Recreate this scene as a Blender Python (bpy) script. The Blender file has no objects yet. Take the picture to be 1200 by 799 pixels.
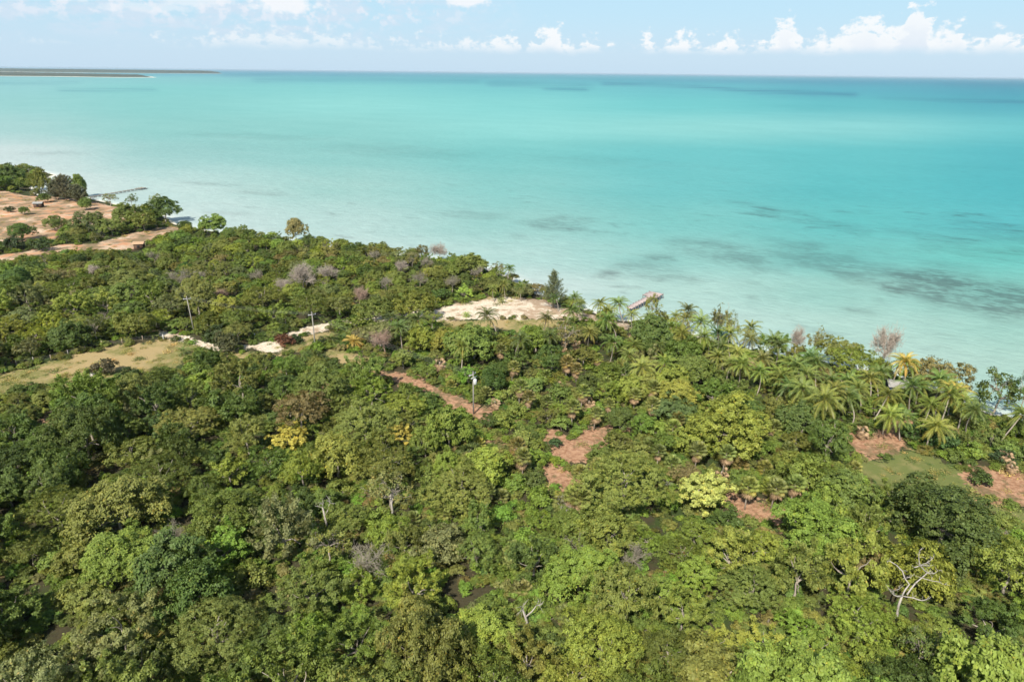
import bpy, math, random
import numpy as np

random.seed(7)
rng = np.random.default_rng(11)
R = math.radians
scene = bpy.context.scene
COL = scene.collection

# ------------------------------------------------------------------ camera
CH = 61.5                       # drone height
PITCH, ROLL, FPX = R(21.45), R(0.62), 800.0
cf = np.array([0, math.cos(PITCH), -math.sin(PITCH)])
_u0 = np.array([0, math.sin(PITCH), math.cos(PITCH)])
_r0 = np.array([1.0, 0, 0])
cr = math.cos(ROLL) * _r0 + math.sin(ROLL) * _u0
cu = -math.sin(ROLL) * _r0 + math.cos(ROLL) * _u0
cam_d = bpy.data.cameras.new("camera")
cam_d.sensor_width = 36.0
cam_d.lens = 24.0
cam_d.clip_start, cam_d.clip_end = 0.5, 250000
cam = bpy.data.objects.new("camera", cam_d)
COL.objects.link(cam)
from mathutils import Matrix, Vector
M = Matrix(((cr[0], cu[0], -cf[0], 0), (cr[1], cu[1], -cf[1], 0), (cr[2], cu[2], -cf[2], CH), (0, 0, 0, 1)))
cam.matrix_world = M
scene.camera = cam

# ------------------------------------------------------------------ light
SUN_EL, SUN_AZ = 46.0, 202.0    # azimuth clockwise from the view direction (+Y)
SKY_STRENGTH, SUN_STRENGTH, EXPOSURE = 0.086, 5.0, 0.55
HAZE_DENSITY = 0.000028
scene.view_settings.view_transform = 'Standard'
scene.view_settings.look = 'None'
scene.view_settings.exposure = EXPOSURE
scene.view_settings.gamma = 1.0
scene.view_settings.use_curve_mapping = False
sd = Vector((math.sin(R(SUN_AZ)) * math.cos(R(SUN_EL)), math.cos(R(SUN_AZ)) * math.cos(R(SUN_EL)), math.sin(R(SUN_EL))))
sl = bpy.data.lights.new("sun", 'SUN')
sl.energy = SUN_STRENGTH
sl.angle = R(0.53)
sl.color = (1.0, 0.94, 0.84)
sun = bpy.data.objects.new("sun", sl)
sun.rotation_euler = (-sd).to_track_quat('-Z', 'Y').to_euler()
sun.location = (-60, -150, 200)
COL.objects.link(sun)


class NG:
    """small helper for writing node graphs"""
    def __init__(s, tree):
        s.t = tree; s.n = tree.nodes; s.l = tree.links
    def new(s, typ, **kw):
        n = s.n.new(typ)
        for k, v in kw.items():
            setattr(n, k, v)
        return n
    def put(s, sock, v):
        if isinstance(v, bpy.types.NodeSocket):
            s.l.new(v, sock)
        elif v is not None:
            try:
                sock.default_value = v
            except Exception:
                sock.default_value = tuple(v) + (1.0,)
    def math(s, op, a, b=None, c=None, clamp=False):
        n = s.new('ShaderNodeMath', operation=op, use_clamp=clamp)
        s.put(n.inputs[0], a)
        if b is not None: s.put(n.inputs[1], b)
        if c is not None: s.put(n.inputs[2], c)
        return n.outputs[0]
    def vmath(s, op, a, b=None):
        n = s.new('ShaderNodeVectorMath', operation=op)
        s.put(n.inputs[0], a)
        if b is not None: s.put(n.inputs[1], b)
        return n.outputs[0]
    def mix(s, f, a, b, blend='MIX'):
        n = s.new('ShaderNodeMix', data_type='RGBA', blend_type=blend)
        s.put(n.inputs[0], f); s.put(n.inputs[6], a); s.put(n.inputs[7], b)
        return n.outputs[2]
    def noise(s, vec, scale, detail=4, rough=0.55, dist=0.0):
        n = s.new('ShaderNodeTexNoise')
        s.put(n.inputs['Vector'], vec)
        n.inputs['Scale'].default_value = scale
        n.inputs['Detail'].default_value = detail
        n.inputs['Roughness'].default_value = rough
        n.inputs['Distortion'].default_value = dist
        return n.outputs['Fac']
    def step(s, v, lo, hi, a=0.0, b=1.0):
        n = s.new('ShaderNodeMapRange', interpolation_type='SMOOTHSTEP')
        s.put(n.inputs[0], v)
        for i, x in enumerate((lo, hi, a, b)):
            s.put(n.inputs[1 + i], x)
        return n.outputs[0]
    def attr(s, name, typ='GEOMETRY'):
        n = s.new('ShaderNodeAttribute', attribute_type=typ, attribute_name=name)
        return n
    def sep(s, v):
        n = s.new('ShaderNodeSeparateXYZ'); s.put(n.inputs[0], v)
        return n.outputs
    def comb(s, x, y, z):
        n = s.new('ShaderNodeCombineXYZ')
        for i, v in enumerate((x, y, z)): s.put(n.inputs[i], v)
        return n.outputs[0]


# ------------------------------------------------------------------ sky with clouds (world)
world = bpy.data.worlds.new("World")
scene.world = world
world.use_nodes = True
g = NG(world.node_tree)
g.n.clear()
out = g.new('ShaderNodeOutputWorld')
bg = g.new('ShaderNodeBackground')
bg.inputs['Strength'].default_value = SKY_STRENGTH
sky = g.new('ShaderNodeTexSky', sky_type='NISHITA', sun_disc=False)
sky.sun_elevation = R(SUN_EL)
sky.sun_rotation = R(SUN_AZ)
sky.altitude = 60
sky.air_density = 1.0
sky.dust_density = 1.2
sky.ozone_density = 1.5
tc = g.new('ShaderNodeTexCoord').outputs['Generated']
X, Y, Z = g.sep(tc)
g.l.new(g.comb(X, Y, g.math('MAXIMUM', Z, 0.004)), sky.inputs['Vector'])
az = g.math('MULTIPLY', g.math('ARCTAN2', X, Y), 180 / math.pi)      # degrees, 0 = +Y
el = g.math('MULTIPLY', g.math('ARCSINE', Z), 180 / math.pi)
nw = g.noise(g.comb(g.math('MULTIPLY', az, .9), g.math('MULTIPLY', el, 1.4), 21.0), 1.0, 5, .6)
def curve(pts, lo, hi):
    """cloud top (degrees) as a function of azimuth"""
    n = g.new('ShaderNodeFloatCurve')
    azw = g.math('ADD', az, g.math('MULTIPLY', g.math('SUBTRACT', nw, 0.5), 3.2))
    g.put(n.inputs['Value'], g.math('DIVIDE', g.math('SUBTRACT', azw, lo), hi - lo, clamp=True))
    c = n.mapping.curves[0]
    while len(c.points) > 2: c.points.remove(c.points[1])
    pts = sorted(pts)
    c.points[0].location = ((pts[0][0] - lo) / (hi - lo), pts[0][1] / 6)
    c.points[1].location = ((pts[-1][0] - lo) / (hi - lo), pts[-1][1] / 6)
    for x, y in pts[1:-1]:
        c.points.new((x - lo) / (hi - lo), y / 6)
    for p in c.points: p.handle_type = 'AUTO_CLAMPED'
    n.mapping.update()
    return g.math('MULTIPLY', n.outputs[0], 6.0)
wv = g.comb(az, g.math('MULTIPLY', el, 1.35), 0.0)
n1 = g.noise(wv, 1.15, 8, 0.60)
n2 = g.noise(g.vmath('ADD', wv, (31.0, 7.0, 3.0)), 0.55, 3, 0.5)
# low cumulus row, tops by azimuth (px 560..1200 => az 2 .. 35)
tops = [(-40, 1.2), (-34, 1.2), (-30, 1.0), (-24, 1.6), (-18, 2.3), (-14, 2.3), (-10, 1.6), (-6, 1.9), (-2, 2.1), (-0.3, 2.4), (0.9, 1.4), (2.2, 3.0), (3.3, 2.9), (4.6, 1.9), (5.8, 2.4), (7.2, 1.3),
        (9.3, 1.3), (10.0, 2.5), (10.9, 1.6), (12.8, 2.6), (13.8, 1.8), (15.3, 2.2), (16.2, 2.5), (17.2, 1.6), (19.0, 2.5), (20.0, 3.6), (21.3, 2.1), (22.5, 2.3), (24.0, 3.0),
        (25.5, 3.6), (26.6, 2.9), (27.5, 4.3), (28.6, 4.4), (29.1, 2.6), (30.3, 3.1), (31.4, 1.8), (33.0, 2.6), (35.0, 1.6), (40.0, 2.2)]
top = curve(tops, -40, 40)
d = g.math('ADD', g.math('SUBTRACT', top, el), g.math('MULTIPLY', g.math('SUBTRACT', n1, 0.44), 5.5))
base = g.step(g.math('ADD', el, g.math('MULTIPLY', g.math('SUBTRACT', n2, 0.5), 0.7)), 1.25, 2.1)
right = g.math('MULTIPLY', g.step(az, -10, 3, 0.6, 1.0), g.step(el, 12.0, 8.0))
cum = g.math('MULTIPLY', g.math('MULTIPLY', g.step(d, -0.15, 0.85), base), right)
# higher broken cloud, mostly over the left
wv2 = g.comb(g.math('MULTIPLY', az, 0.42), el, 4.0)
h1 = g.noise(wv2, 1.15, 7, 0.6, 0.15)
h2 = g.noise(g.vmath('ADD', g.comb(az, g.math('MULTIPLY', el, 1.2), 9.0), (5.0, 2.0, 0.0)), 0.9, 6, 0.62)
lefty = g.math('MULTIPLY', g.step(az, 3, -12), g.step(el, 14.0, 8.0))
hicov = g.math('MULTIPLY', g.step(h1, 0.40, 0.62), g.math('MULTIPLY', lefty, g.step(el, 1.4, 3.0)))
hipuff = g.math('MULTIPLY', g.step(h2, 0.50, 0.62), g.math('MULTIPLY', lefty, g.step(el, 2.4, 3.8)))
# two stand-alone clouds near the upper edge
def puff(a0, e0, ra, re, k=1.0):
    da = g.math('DIVIDE', g.math('SUBTRACT', az, a0), ra)
    de = g.math('DIVIDE', g.math('SUBTRACT', el, e0), re)
    r = g.math('SQRT', g.math('ADD', g.math('MULTIPLY', da, da), g.math('MULTIPLY', de, de)))
    return g.math('MULTIPLY', g.step(g.math('ADD', r, g.math('MULTIPLY', g.math('SUBTRACT', n1, 0.5), 2.2)), 1.15, 0.45), k)
p1 = g.math('MAXIMUM', puff(-17.0, 4.6, 2.6, 1.0), puff(-3.6, 5.0, 1.9, 0.5))
p1 = g.math('MAXIMUM', p1, g.math('MAXIMUM', puff(-31.5, 4.4, 2.5, .5, .5), puff(-26, 3.9, 3.5, .35, .45)))
p1 = g.math('MAXIMUM', p1, g.math('MAXIMUM', puff(-11.5, 5.6, 3.5, .5, .7), puff(-23, 4.5, 3.0, .6, .6)))
HZ = g.step(el, 0.0, 9.0)
hazy = g.mix(g.math('MULTIPLY', g.step(el, 0.0, 7.5, 0.90, 0.75), g.step(el, 8.0, 34.0, 1.0, 0.12)), sky.outputs[0], g.mix(g.step(el, 0.5, 5.0), (4.8, 6.3, 7.6, 1), (4.2, 6.4, 7.9, 1)))
c1 = g.mix(g.math('MULTIPLY', hicov, 0.7), hazy, (5.4, 6.3, 7.3, 1))
c1 = g.mix(g.math('MULTIPLY', hipuff, 0.8), c1, (6.4, 6.9, 7.6, 1))
white = g.mix(g.step(g.math('ADD', g.math('SUBTRACT', top, el), g.math('MULTIPLY', n1, 1.2)), 0.7, 3.4), (7.9, 7.95, 8.0, 1), (6.4, 6.9, 7.6, 1))
c1 = g.mix(g.math('MULTIPLY', cum, 0.85), c1, white)
c1 = g.mix(g.math('MULTIPLY', p1, 0.9), c1, (7.4, 7.6, 7.9, 1))
g.l.new(c1, bg.inputs['Color'])
g.l.new(bg.outputs[0], out.inputs['Surface'])

# ------------------------------------------------------------------ numbers: picture <-> place
def ray(px, py):
    return cf + (px - 600) / FPX * cr + (399.5 - py) / FPX * cu
def G(px, py, z=1.5):
    d = ray(px, py)
    t = (z - CH) / d[2]
    return np.array([d[0] * t, d[1] * t])
def proj(x, y, z):
    x, y, z = np.asarray(x, float), np.asarray(y, float), np.asarray(z, float) - CH
    c = x * cf[0] + y * cf[1] + z * cf[2]
    c = np.where(c < 1, 1, c)
    a = x * cr[0] + y * cr[1] + z * cr[2]
    b = x * cu[0] + y * cu[1] + z * cu[2]
    return 600 + FPX * a / c, 399.5 - FPX * b / c, c
def GP(pts, z=1.5):
    return np.array([G(a, b, z) for a, b in pts])
def inside(poly, x, y):
    x, y = np.asarray(x, float), np.asarray(y, float)
    r = np.zeros(x.shape, bool)
    n = len(poly)
    for i in range(n):
        x0, y0 = poly[i]; x1, y1 = poly[(i + 1) % n]
        if y0 == y1: continue
        c = ((y0 > y) != (y1 > y)) & (x < (x1 - x0) * (y - y0) / (y1 - y0) + x0)
        r ^= c
    return r
def segdist(poly, x, y, closed=True):
    x, y = np.asarray(x, float), np.asarray(y, float)
    best = np.full(x.shape, 1e9)
    n = len(poly)
    for i in range(n if closed else n - 1):
        a, b = np.asarray(poly[i], float), np.asarray(poly[(i + 1) % n], float)
        ab = b - a; L = max((ab ** 2).sum(), 1e-9)
        t = np.clip(((x - a[0]) * ab[0] + (y - a[1]) * ab[1]) / L, 0, 1)
        best = np.minimum(best, np.hypot(x - a[0] - t * ab[0], y - a[1] - t * ab[1]))
    return best
def sdf(poly, x, y):            # positive inside
    dd = segdist(poly, x, y)
    return np.where(inside(poly, x, y), dd, -dd)
def smooth(x, a, b):
    t = np.clip((x - a) / (b - a), 0, 1)
    return t * t * (3 - 2 * t)
def wob(x, y, s, ph=0.0):       # cheap smooth noise
    return (np.sin(x / s + ph) * np.cos(y / s * 1.13 + 2 * ph) + 0.6 * np.sin((x * .7 + y * .9) / s * 1.9 + ph * 3) + 0.4 * np.cos((x * 1.1 - y * .6) / s * 3.1 + ph)) / 2

coast_px = [(-400, 168), (-200, 182), (-60, 196), (0, 200), (40, 199), (66, 205), (50, 211), (38, 220), (45, 229), (80, 229), (104, 232), (140, 240), (170, 246), (190, 250), (206, 262), (230, 268),
            (290, 277), (350, 283), (420, 293), (500, 302), (560, 311), (600, 325), (618, 338), (640, 347), (672, 356), (700, 366),
            (726, 374), (760, 377), (790, 385), (815, 392), (836, 398), (870, 408), (930, 419), (985, 428), (1040, 437), (1090, 452), (1130, 470), (1165, 484), (1200, 492),
            (1300, 530), (1420, 580), (1600, 650)]
coast = GP(coast_px, 0.0)
land = np.vstack([coast, [[260, 20], [700, -500], [700, -4000], [-9000, -4000], [-9000, 1500], [-1500, 800]]])
def ground_z(x, y):
    x, y = np.asarray(x, float), np.asarray(y, float)
    dd = sdf(land, x, y)
    w = wob(x, y, 17.0, .4) * .35 + wob(x, y, 5.5, 1.7) * .10
    return np.where(dd > 0, 0.04 + 1.45 * smooth(dd, 0, 14) + w * smooth(dd, 3, 20), np.maximum(-1.2, dd * 0.09))
def gz(x, y):
    return float(ground_z(np.array([x]), np.array([y]))[0])
def at(px, py, h=0.0):
    """ground position of a thing whose point at height h shows at (px, py)"""
    z = 1.5
    for _ in range(3):
        p = G(px, py, z + h)
        z = gz(p[0], p[1])
    return p[0], p[1], z

def on_land(px, py, hc):
    """like at(), but a thing that would stand in the sea comes ashore and reaches up to the same sight line"""
    x, y, z = at(px, py, hc)
    k = 0
    while float(sdf(land, np.array([x]), np.array([y]))[0]) < 1.2 and k < 60:
        x *= .99; y *= .99; k += 1
    if k:
        z = gz(x, y); d = ray(px, py); t = y / d[1]
        return x, y, z, max(1.0, min(2.4, (CH + d[2] * t - z) / hc))
    return x, y, z, 1.0

# clearings, as outlines on the ground
ZONES = {
 'beach': [[(508, 362), (530, 357), (566, 352), (600, 348), (634, 348), (656, 355), (680, 362), (704, 368), (726, 374), (742, 379), (732, 388), (704, 379), (664, 373), (640, 373), (600, 374), (560, 374), (512, 374)]],
 'sand_road': [[(190, 389), (205, 391), (240, 401), (262, 406), (290, 404), (292, 409), (262, 411), (236, 406), (190, 394)],
               [(284, 405), (320, 399), (348, 386), (384, 378), (392, 380), (384, 388), (352, 394), (334, 402), (326, 414), (302, 410)],
               [(392, 378), (430, 374), (470, 368), (512, 362), (512, 370), (470, 374), (430, 379), (394, 383)],
               [(818, 388), (838, 388), (836, 396), (820, 396)]],
 'dirt_track': [[(430, 434), (462, 437), (478, 439), (508, 454), (532, 465), (558, 476), (574, 479), (573, 493), (548, 488), (518, 474), (490, 459), (460, 449), (428, 440)],
                [(345, 452), (400, 448), (412, 458), (380, 463)],
                [(636, 506), (668, 514), (692, 503), (716, 498), (710, 524), (680, 544), (650, 542)],
                [(638, 546), (672, 549), (698, 569), (664, 580), (636, 570)],
                [(572, 516), (592, 518), (602, 534), (590, 536)],
                [(848, 572), (882, 584), (918, 600), (926, 622), (886, 622), (852, 604)],
                [(966, 500), (990, 504), (1020, 510), (1044, 492), (1068, 486), (1072, 500), (1058, 522), (1030, 538), (1000, 532), (980, 518)],
                [(1128, 540), (1160, 548), (1210, 556), (1260, 580), (1250, 606), (1190, 590), (1150, 584), (1136, 562)],
                [(306, 600), (330, 592), (350, 594), (338, 606), (316, 612)],
                [(50, 486), (72, 490), (82, 503), (58, 504)],
                [(728, 500), (752, 500), (750, 508), (730, 508)]],
 'grass_clearing': [[(-160, 500), (-60, 462), (8, 438), (60, 425), (120, 410), (192, 399), (236, 404), (228, 418), (196, 430), (160, 440), (110, 449), (60, 450), (10, 458), (-60, 486), (-150, 520)],
                    [(334, 402), (352, 396), (388, 388), (398, 396), (380, 406), (350, 412), (330, 414)],
                    [(240, 412), (300, 412), (330, 416), (300, 422), (262, 420)],
                    [(512, 375), (560, 375), (600, 375), (640, 375), (664, 378), (655, 386), (610, 390), (560, 390), (520, 384)],
                    [(556, 352), (596, 346), (606, 350), (590, 360), (566, 358)],
                    [(1004, 538), (1034, 540), (1062, 526), (1126, 546), (1150, 588), (1200, 598), (1260, 616), (1240, 640), (1180, 612), (1130, 600), (1070, 590), (1030, 570), (1006, 556)],
                    [(400, 424), (380, 414), (392, 408), (430, 420), (445, 430), (430, 434)]],
 'bare_soil': [[(-200, 246), (-60, 224), (0, 223), (30, 228), (60, 230), (104, 234), (140, 242), (176, 250), (168, 258), (110, 264), (70, 270), (64, 282), (20, 284), (-60, 280), (-200, 300)],
               [(-60, 305), (20, 296), (70, 288), (110, 287), (132, 280), (160, 272), (205, 262), (214, 268), (178, 282), (150, 295), (110, 294), (60, 298), (0, 306), (-60, 318)]],
}
ZW = {k: [GP(p, 1.4) for p in v] for k, v in ZONES.items()}
def zone_sd(name, x, y):
    return np.max([sdf(p, x, y) for p in ZW[name]], axis=0)
# areas of low growth with few trees
LOW = [GP(p, 2.5) for p in (
    [(486, 436), (520, 424), (556, 428), (590, 438), (640, 440), (700, 470), (740, 500), (720, 530), (640, 570), (590, 560), (556, 530), (520, 500), (500, 470)],
    [(-100, 520), (0, 478), (60, 452), (170, 440), (240, 412), (300, 415), (380, 420), (400, 446), (330, 455), (200, 470), (110, 470), (40, 492), (-60, 530)],
    [(996, 500), (1070, 486), (1200, 500), (1280, 560), (1250, 640), (1080, 590), (1000, 560)],
    [(380, 404), (440, 405), (520, 420), (560, 440), (540, 470), (500, 458), (440, 448), (400, 440)],
    [(540, 585), (640, 580), (650, 640), (600, 700), (560, 660)],
)]
def in_low(x, y):
    return np.any([inside(p, x, y) for p in LOW], axis=0)
def clear_sd(x, y):
    return np.max([zone_sd(k, x, y) for k in ZW], axis=0)

# ------------------------------------------------------------------ materials
def mat(name):
    m = bpy.data.materials.new(name); m.use_nodes = True
    gg = NG(m.node_tree); gg.n.clear()
    o = gg.new('ShaderNodeOutputMaterial')
    b = gg.new('ShaderNodeBsdfPrincipled')
    gg.l.new(b.outputs[0], o.inputs['Surface'])
    return m, gg, b, o

def leaf_material(name, tint=True, spec=0.22, trans=0.24, var=0.5):
    m, q, b, o = mat(name)
    tn = q.attr('tint', 'INSTANCER')
    geo = q.new('ShaderNodeNewGeometry')
    age = q.attr('age')
    ri = geo.outputs['Random Per Island']
    oi = q.new('ShaderNodeObjectInfo').outputs['Random']
    pos = geo.outputs['Position']
    n = q.noise(pos, 0.55, 3, 0.6)
    f = q.math('ADD', q.math('MULTIPLY', ri, var), 1 - var / 2)
    f = q.math('MULTIPLY', f, q.math('ADD', q.math('MULTIPLY', n, 0.8), 0.60))
    c = q.mix(1.0, tn.outputs['Color'], q.comb(f, f, f), 'MULTIPLY')
    # young and old leaves: towards yellow-brown on some clumps
    yel = q.mix(1.0, c, (1.42, 1.24, 0.95, 1), 'MULTIPLY')
    k = q.math('MULTIPLY', q.step(q.noise(q.vmath('ADD', pos, (40, 3, 9)), 0.7, 4, 0.6), 0.48, 0.72), 0.6)
    c = q.mix(k, c, yel)
    brown = q.mix(1.0, c, (1.7, 1.1, 0.8, 1), 'MULTIPLY')
    c = q.mix(age.outputs['Fac'], c, brown)
    q.put(b.inputs['Base Color'], c)
    b.inputs['Roughness'].default_value = 0.55
    b.inputs['Specular IOR Level'].default_value = spec
    tr = q.new('ShaderNodeBsdfTranslucent')
    q.put(tr.inputs['Color'], q.mix(1.0, c, (1.5, 1.6, 0.6, 1), 'MULTIPLY'))
    ms = q.new('ShaderNodeMixShader'); ms.inputs[0].default_value = trans
    q.l.new(b.outputs[0], ms.inputs[1]); q.l.new(tr.outputs[0], ms.inputs[2])
    q.l.new(ms.outputs[0], o.inputs['Surface'])
    return m
M_LEAF = leaf_material("leaf")
M_PALM = leaf_material("palm_leaf", spec=0.35, trans=0.2, var=0.3)

def simple(name, col, rough=0.8, nscale=3.0, namp=0.35, metal=0.0, spec=0.3, obj_space=False):
    m, q, b, o = mat(name)
    geo = q.new('ShaderNodeNewGeometry')
    n = q.noise(geo.outputs['Position'], nscale, 5, 0.6)
    f = q.math('ADD', q.math('MULTIPLY', q.math('SUBTRACT', n, 0.5), namp * 2), 1.0)
    q.put(b.inputs['Base Color'], q.mix(1.0, tuple(col) + (1,), q.comb(f, f, f), 'MULTIPLY'))
    b.inputs['Roughness'].default_value = rough
    b.inputs['Metallic'].default_value = metal
    b.inputs['Specular IOR Level'].default_value = spec
    return m
M_BARK = simple("bark", (0.30, 0.26, 0.21))
M_BARKD = simple("dark_bark", (0.15, 0.12, 0.09))
M_DEAD = simple("dead_wood", (0.36, 0.33, 0.29), nscale=4)
M_TWIG = simple("grey_twig", (0.27, 0.24, 0.18))
M_PINK = simple("pale_pink_twig", (0.40, 0.34, 0.28))
M_FROND = simple("dry_frond", (0.34, 0.23, 0.13), nscale=1.5, namp=0.5)
M_CONC = simple("pole_concrete", (0.27, 0.25, 0.22), nscale=6, namp=0.2)
M_WOOD = simple("weathered_wood", (0.34, 0.27, 0.20), nscale=5)
M_METAL = simple("grey_metal", (0.45, 0.46, 0.47), 0.4, metal=0.3)
M_WHITE = simple("white_paint", (0.50, 0.50, 0.48), 0.5, namp=0.1)
M_WIRE = simple("wire", (0.20, 0.20, 0.20), 0.5)
M_DECK = simple("bleached_deck", (0.46, 0.37, 0.34), nscale=2.5, namp=0.18)
M_PILE = simple("dark_piling", (0.16, 0.14, 0.13))
M_BLUE = simple("dark_blue_boards", (0.02, 0.035, 0.12), 0.55, nscale=2)
M_SHEET = simple("weathered_roof_sheet", (0.30, 0.29, 0.27), 0.6, nscale=1.2, namp=0.3)
M_THATCH = simple("thatch", (0.42, 0.28, 0.17), nscale=4, namp=0.5)
M_ROCK = simple("pale_limestone", (0.50, 0.47, 0.40), nscale=4, namp=0.3)
M_DARK = simple("painted_dark_opening", (0.02, 0.02, 0.02))
M_BROWN = simple("brown_boards", (0.12, 0.075, 0.05), nscale=4)

# ground
m_ground, q, b, o = mat("ground_cover")
geo = q.new('ShaderNodeNewGeometry'); pos = geo.outputs['Position']
ma = q.attr('zones'); mc = q.sep(ma.outputs['Vector']); mb = q.attr('zones_b'); mbv = q.sep(mb.outputs['Vector'])
na = q.noise(pos, 0.22, 6, 0.65); nb = q.noise(pos, 1.7, 5, 0.6); nc = q.noise(pos, 0.06, 3, 0.5)
zn = q.step(q.math('ADD', q.math('MULTIPLY', q.noise(pos, 0.35, 7, .7), .65), q.math('MULTIPLY', nb, .35)), 0.34, 0.66)
def zmask(v, amp=1.0):
    s = q.math('ADD', v, q.math('MULTIPLY', q.math('SUBTRACT', zn, 0.5), amp * .95))
    return q.step(s, 0.36, 0.62)
shaded_litter = q.mix(nb, (0.028, 0.030, 0.015, 1), (0.080, 0.064, 0.036, 1))  # leaf litter, its colour darkened to stand in for shade in tree gaps
shaded_litter = q.mix(q.step(na, 0.45, 0.62), shaded_litter, (0.040, 0.060, 0.018, 1))
sand = q.mix(q.step(nb, 0.35, 0.7), (0.50, 0.41, 0.30, 1), (0.66, 0.59, 0.47, 1))
sand = q.mix(q.step(q.math('ADD', q.noise(q.vmath('ADD', pos, (7, 3, 1)), .30, 6, .7), q.math('MULTIPLY', q.step(q.sep(pos)[0], -5, 10), .10)), 0.50, 0.62, 0, .85), sand, (0.32, 0.22, 0.14, 1))
dirt = q.mix(q.step(nb, 0.3, 0.7), (0.24, 0.125, 0.072, 1), (0.42, 0.255, 0.155, 1))
dirt = q.mix(q.step(na, 0.50, 0.62, 0, .8), dirt, (0.17, 0.125, 0.07, 1))
dirt = q.mix(q.step(q.noise(pos, 0.45, 6, .7), 0.52, 0.62, 0, .7), dirt, (0.10, 0.095, 0.04, 1))
grass = q.mix(q.step(q.math('ADD', na, q.math('MULTIPLY', q.math('SUBTRACT', nc, .5), 1.2)), 0.40, 0.62), (0.33, 0.25, 0.12, 1), (0.17, 0.165, 0.055, 1))
grass = q.mix(q.step(nb, 0.45, 0.7, 0, .45), grass, (0.34, 0.26, 0.14, 1))
grass = q.mix(q.math('MULTIPLY', q.step(q.sep(pos)[0], 10, 40), q.step(na, .25, .55, .5, 1)), grass, (0.125, 0.145, 0.045, 1))
soil = q.mix(q.step(na, 0.4, 0.58), (0.46, 0.24, 0.13, 1), (0.56, 0.43, 0.31, 1))
soil = q.mix(q.step(q.noise(pos, 0.11, 6, .7), 0.44, 0.58), soil, (0.20, 0.15, 0.085, 1))
soil = q.mix(q.step(nb, 0.5, 0.7, 0, .4), soil, (0.34, 0.20, 0.12, 1))
wet = q.mix(nb, (0.56, 0.52, 0.42, 1), (0.66, 0.63, 0.54, 1))
c = q.mix(zmask(mbv[0]), shaded_litter, grass)
c = q.mix(zmask(mc[1], .95), c, dirt)
c = q.mix(zmask(mc[2], .9), c, soil)
c = q.mix(zmask(mc[0], .8), c, sand)
c = q.mix(zmask(mbv[1], .4), c, wet)
q.put(b.inputs['Base Color'], c)
b.inputs['Roughness'].default_value = 0.95
b.inputs['Specular IOR Level'].default_value = 0.1
bp = q.new('ShaderNodeBump'); bp.inputs['Strength'].default_value = 0.7; bp.inputs['Distance'].default_value = 0.25
q.put(bp.inputs['Height'], q.math('ADD', q.math('MULTIPLY', nb, .7), na)); q.l.new(bp.outputs[0], b.inputs['Normal'])

# water
m_water, q, b, o = mat("lagoon_water")
geo = q.new('ShaderNodeNewGeometry'); pos = geo.outputs['Position']
wc = q.attr('body'); gr = q.attr('weedbed')
st = q.vmath('MULTIPLY', pos, (0.35, 1.0, 1.0))
rot = q.new('ShaderNodeVectorRotate', rotation_type='Z_AXIS'); q.put(rot.inputs['Vector'], pos); rot.inputs['Angle'].default_value = R(28)
st = q.vmath('MULTIPLY', rot.outputs[0], (0.55, 1.0, 1.0))
w1 = q.noise(st, 0.085, 8, 0.70, 0.3); w2 = q.noise(st, 0.02, 5, 0.6); w3 = q.noise(st, 0.0035, 5, 0.6); w4 = q.noise(st, 0.5, 4, .6)
c = wc.outputs['Color']
f = q.math('ADD', 0.82, q.math('ADD', q.math('MULTIPLY', w3, 0.16), q.math('MULTIPLY', w2, 0.20)))
c = q.mix(1.0, c, q.comb(q.math('MULTIPLY', f, f), f, f), 'MULTIPLY')
gm = q.math('MULTIPLY', gr.outputs['Fac'], q.step(q.math('ADD', w1, q.math('MULTIPLY', q.math('SUBTRACT', w4, .5), .7)), 0.38, 0.58, 0.28, 1.0))
gm = q.math('ADD', gm, q.math('MULTIPLY', q.step(q.math('ADD', w1, q.math('MULTIPLY', w2, .4)), 0.76, 0.92), q.math('MULTIPLY', q.attr('speckle').outputs['Fac'], 0.55)), clamp=True)
c = q.mix(gm, c, q.mix(1.0, c, (0.46, 0.42, 0.42, 1), 'MULTIPLY'))
ripple_shade = q.noise(q.vmath('MULTIPLY', rot.outputs[0], (.45, 1, 1)), 0.30, 7, 0.75)
rf = q.math('ADD', 0.72, q.math('MULTIPLY', ripple_shade, 0.56))  # light and dark of the ripples put into the water colour
c = q.mix(1.0, c, q.comb(rf, rf, rf), 'MULTIPLY')
bn = q.noise(q.vmath('MULTIPLY', pos, (0.0016, 0.0075, 1.0)), 1.0, 7, 0.68)
c = q.mix(q.math('MULTIPLY', q.attr('band').outputs['Fac'], q.step(bn, .38, .62)), c, q.mix(1.0, c, (0.25, 0.45, 0.62, 1), 'MULTIPLY'))
q.put(b.inputs['Base Color'], c)
df = q.new('ShaderNodeBsdfDiffuse'); q.put(df.inputs['Color'], c)
gl = q.new('ShaderNodeBsdfGlossy'); gl.inputs['Roughness'].default_value = 0.28
fr = q.new('ShaderNodeFresnel'); fr.inputs['IOR'].default_value = 1.33
mx = q.new('ShaderNodeMixShader'); q.put(mx.inputs[0], q.math('MINIMUM', fr.outputs[0], 0.15))   # waves tilt the surface: grazing reflection stays low
q.l.new(df.outputs[0], mx.inputs[1]); q.l.new(gl.outputs[0], mx.inputs[2]); q.l.new(mx.outputs[0], o.inputs['Surface'])
q.n.remove(b)
bp = q.new('ShaderNodeBump'); bp.inputs['Strength'].default_value = 0.8; bp.inputs['Distance'].default_value = 0.5
r1 = q.noise(q.vmath('MULTIPLY', rot.outputs[0], (.5, 1, 1)), 0.55, 5, 0.65); r2 = q.noise(pos, 0.09, 4, 0.6)
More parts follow.
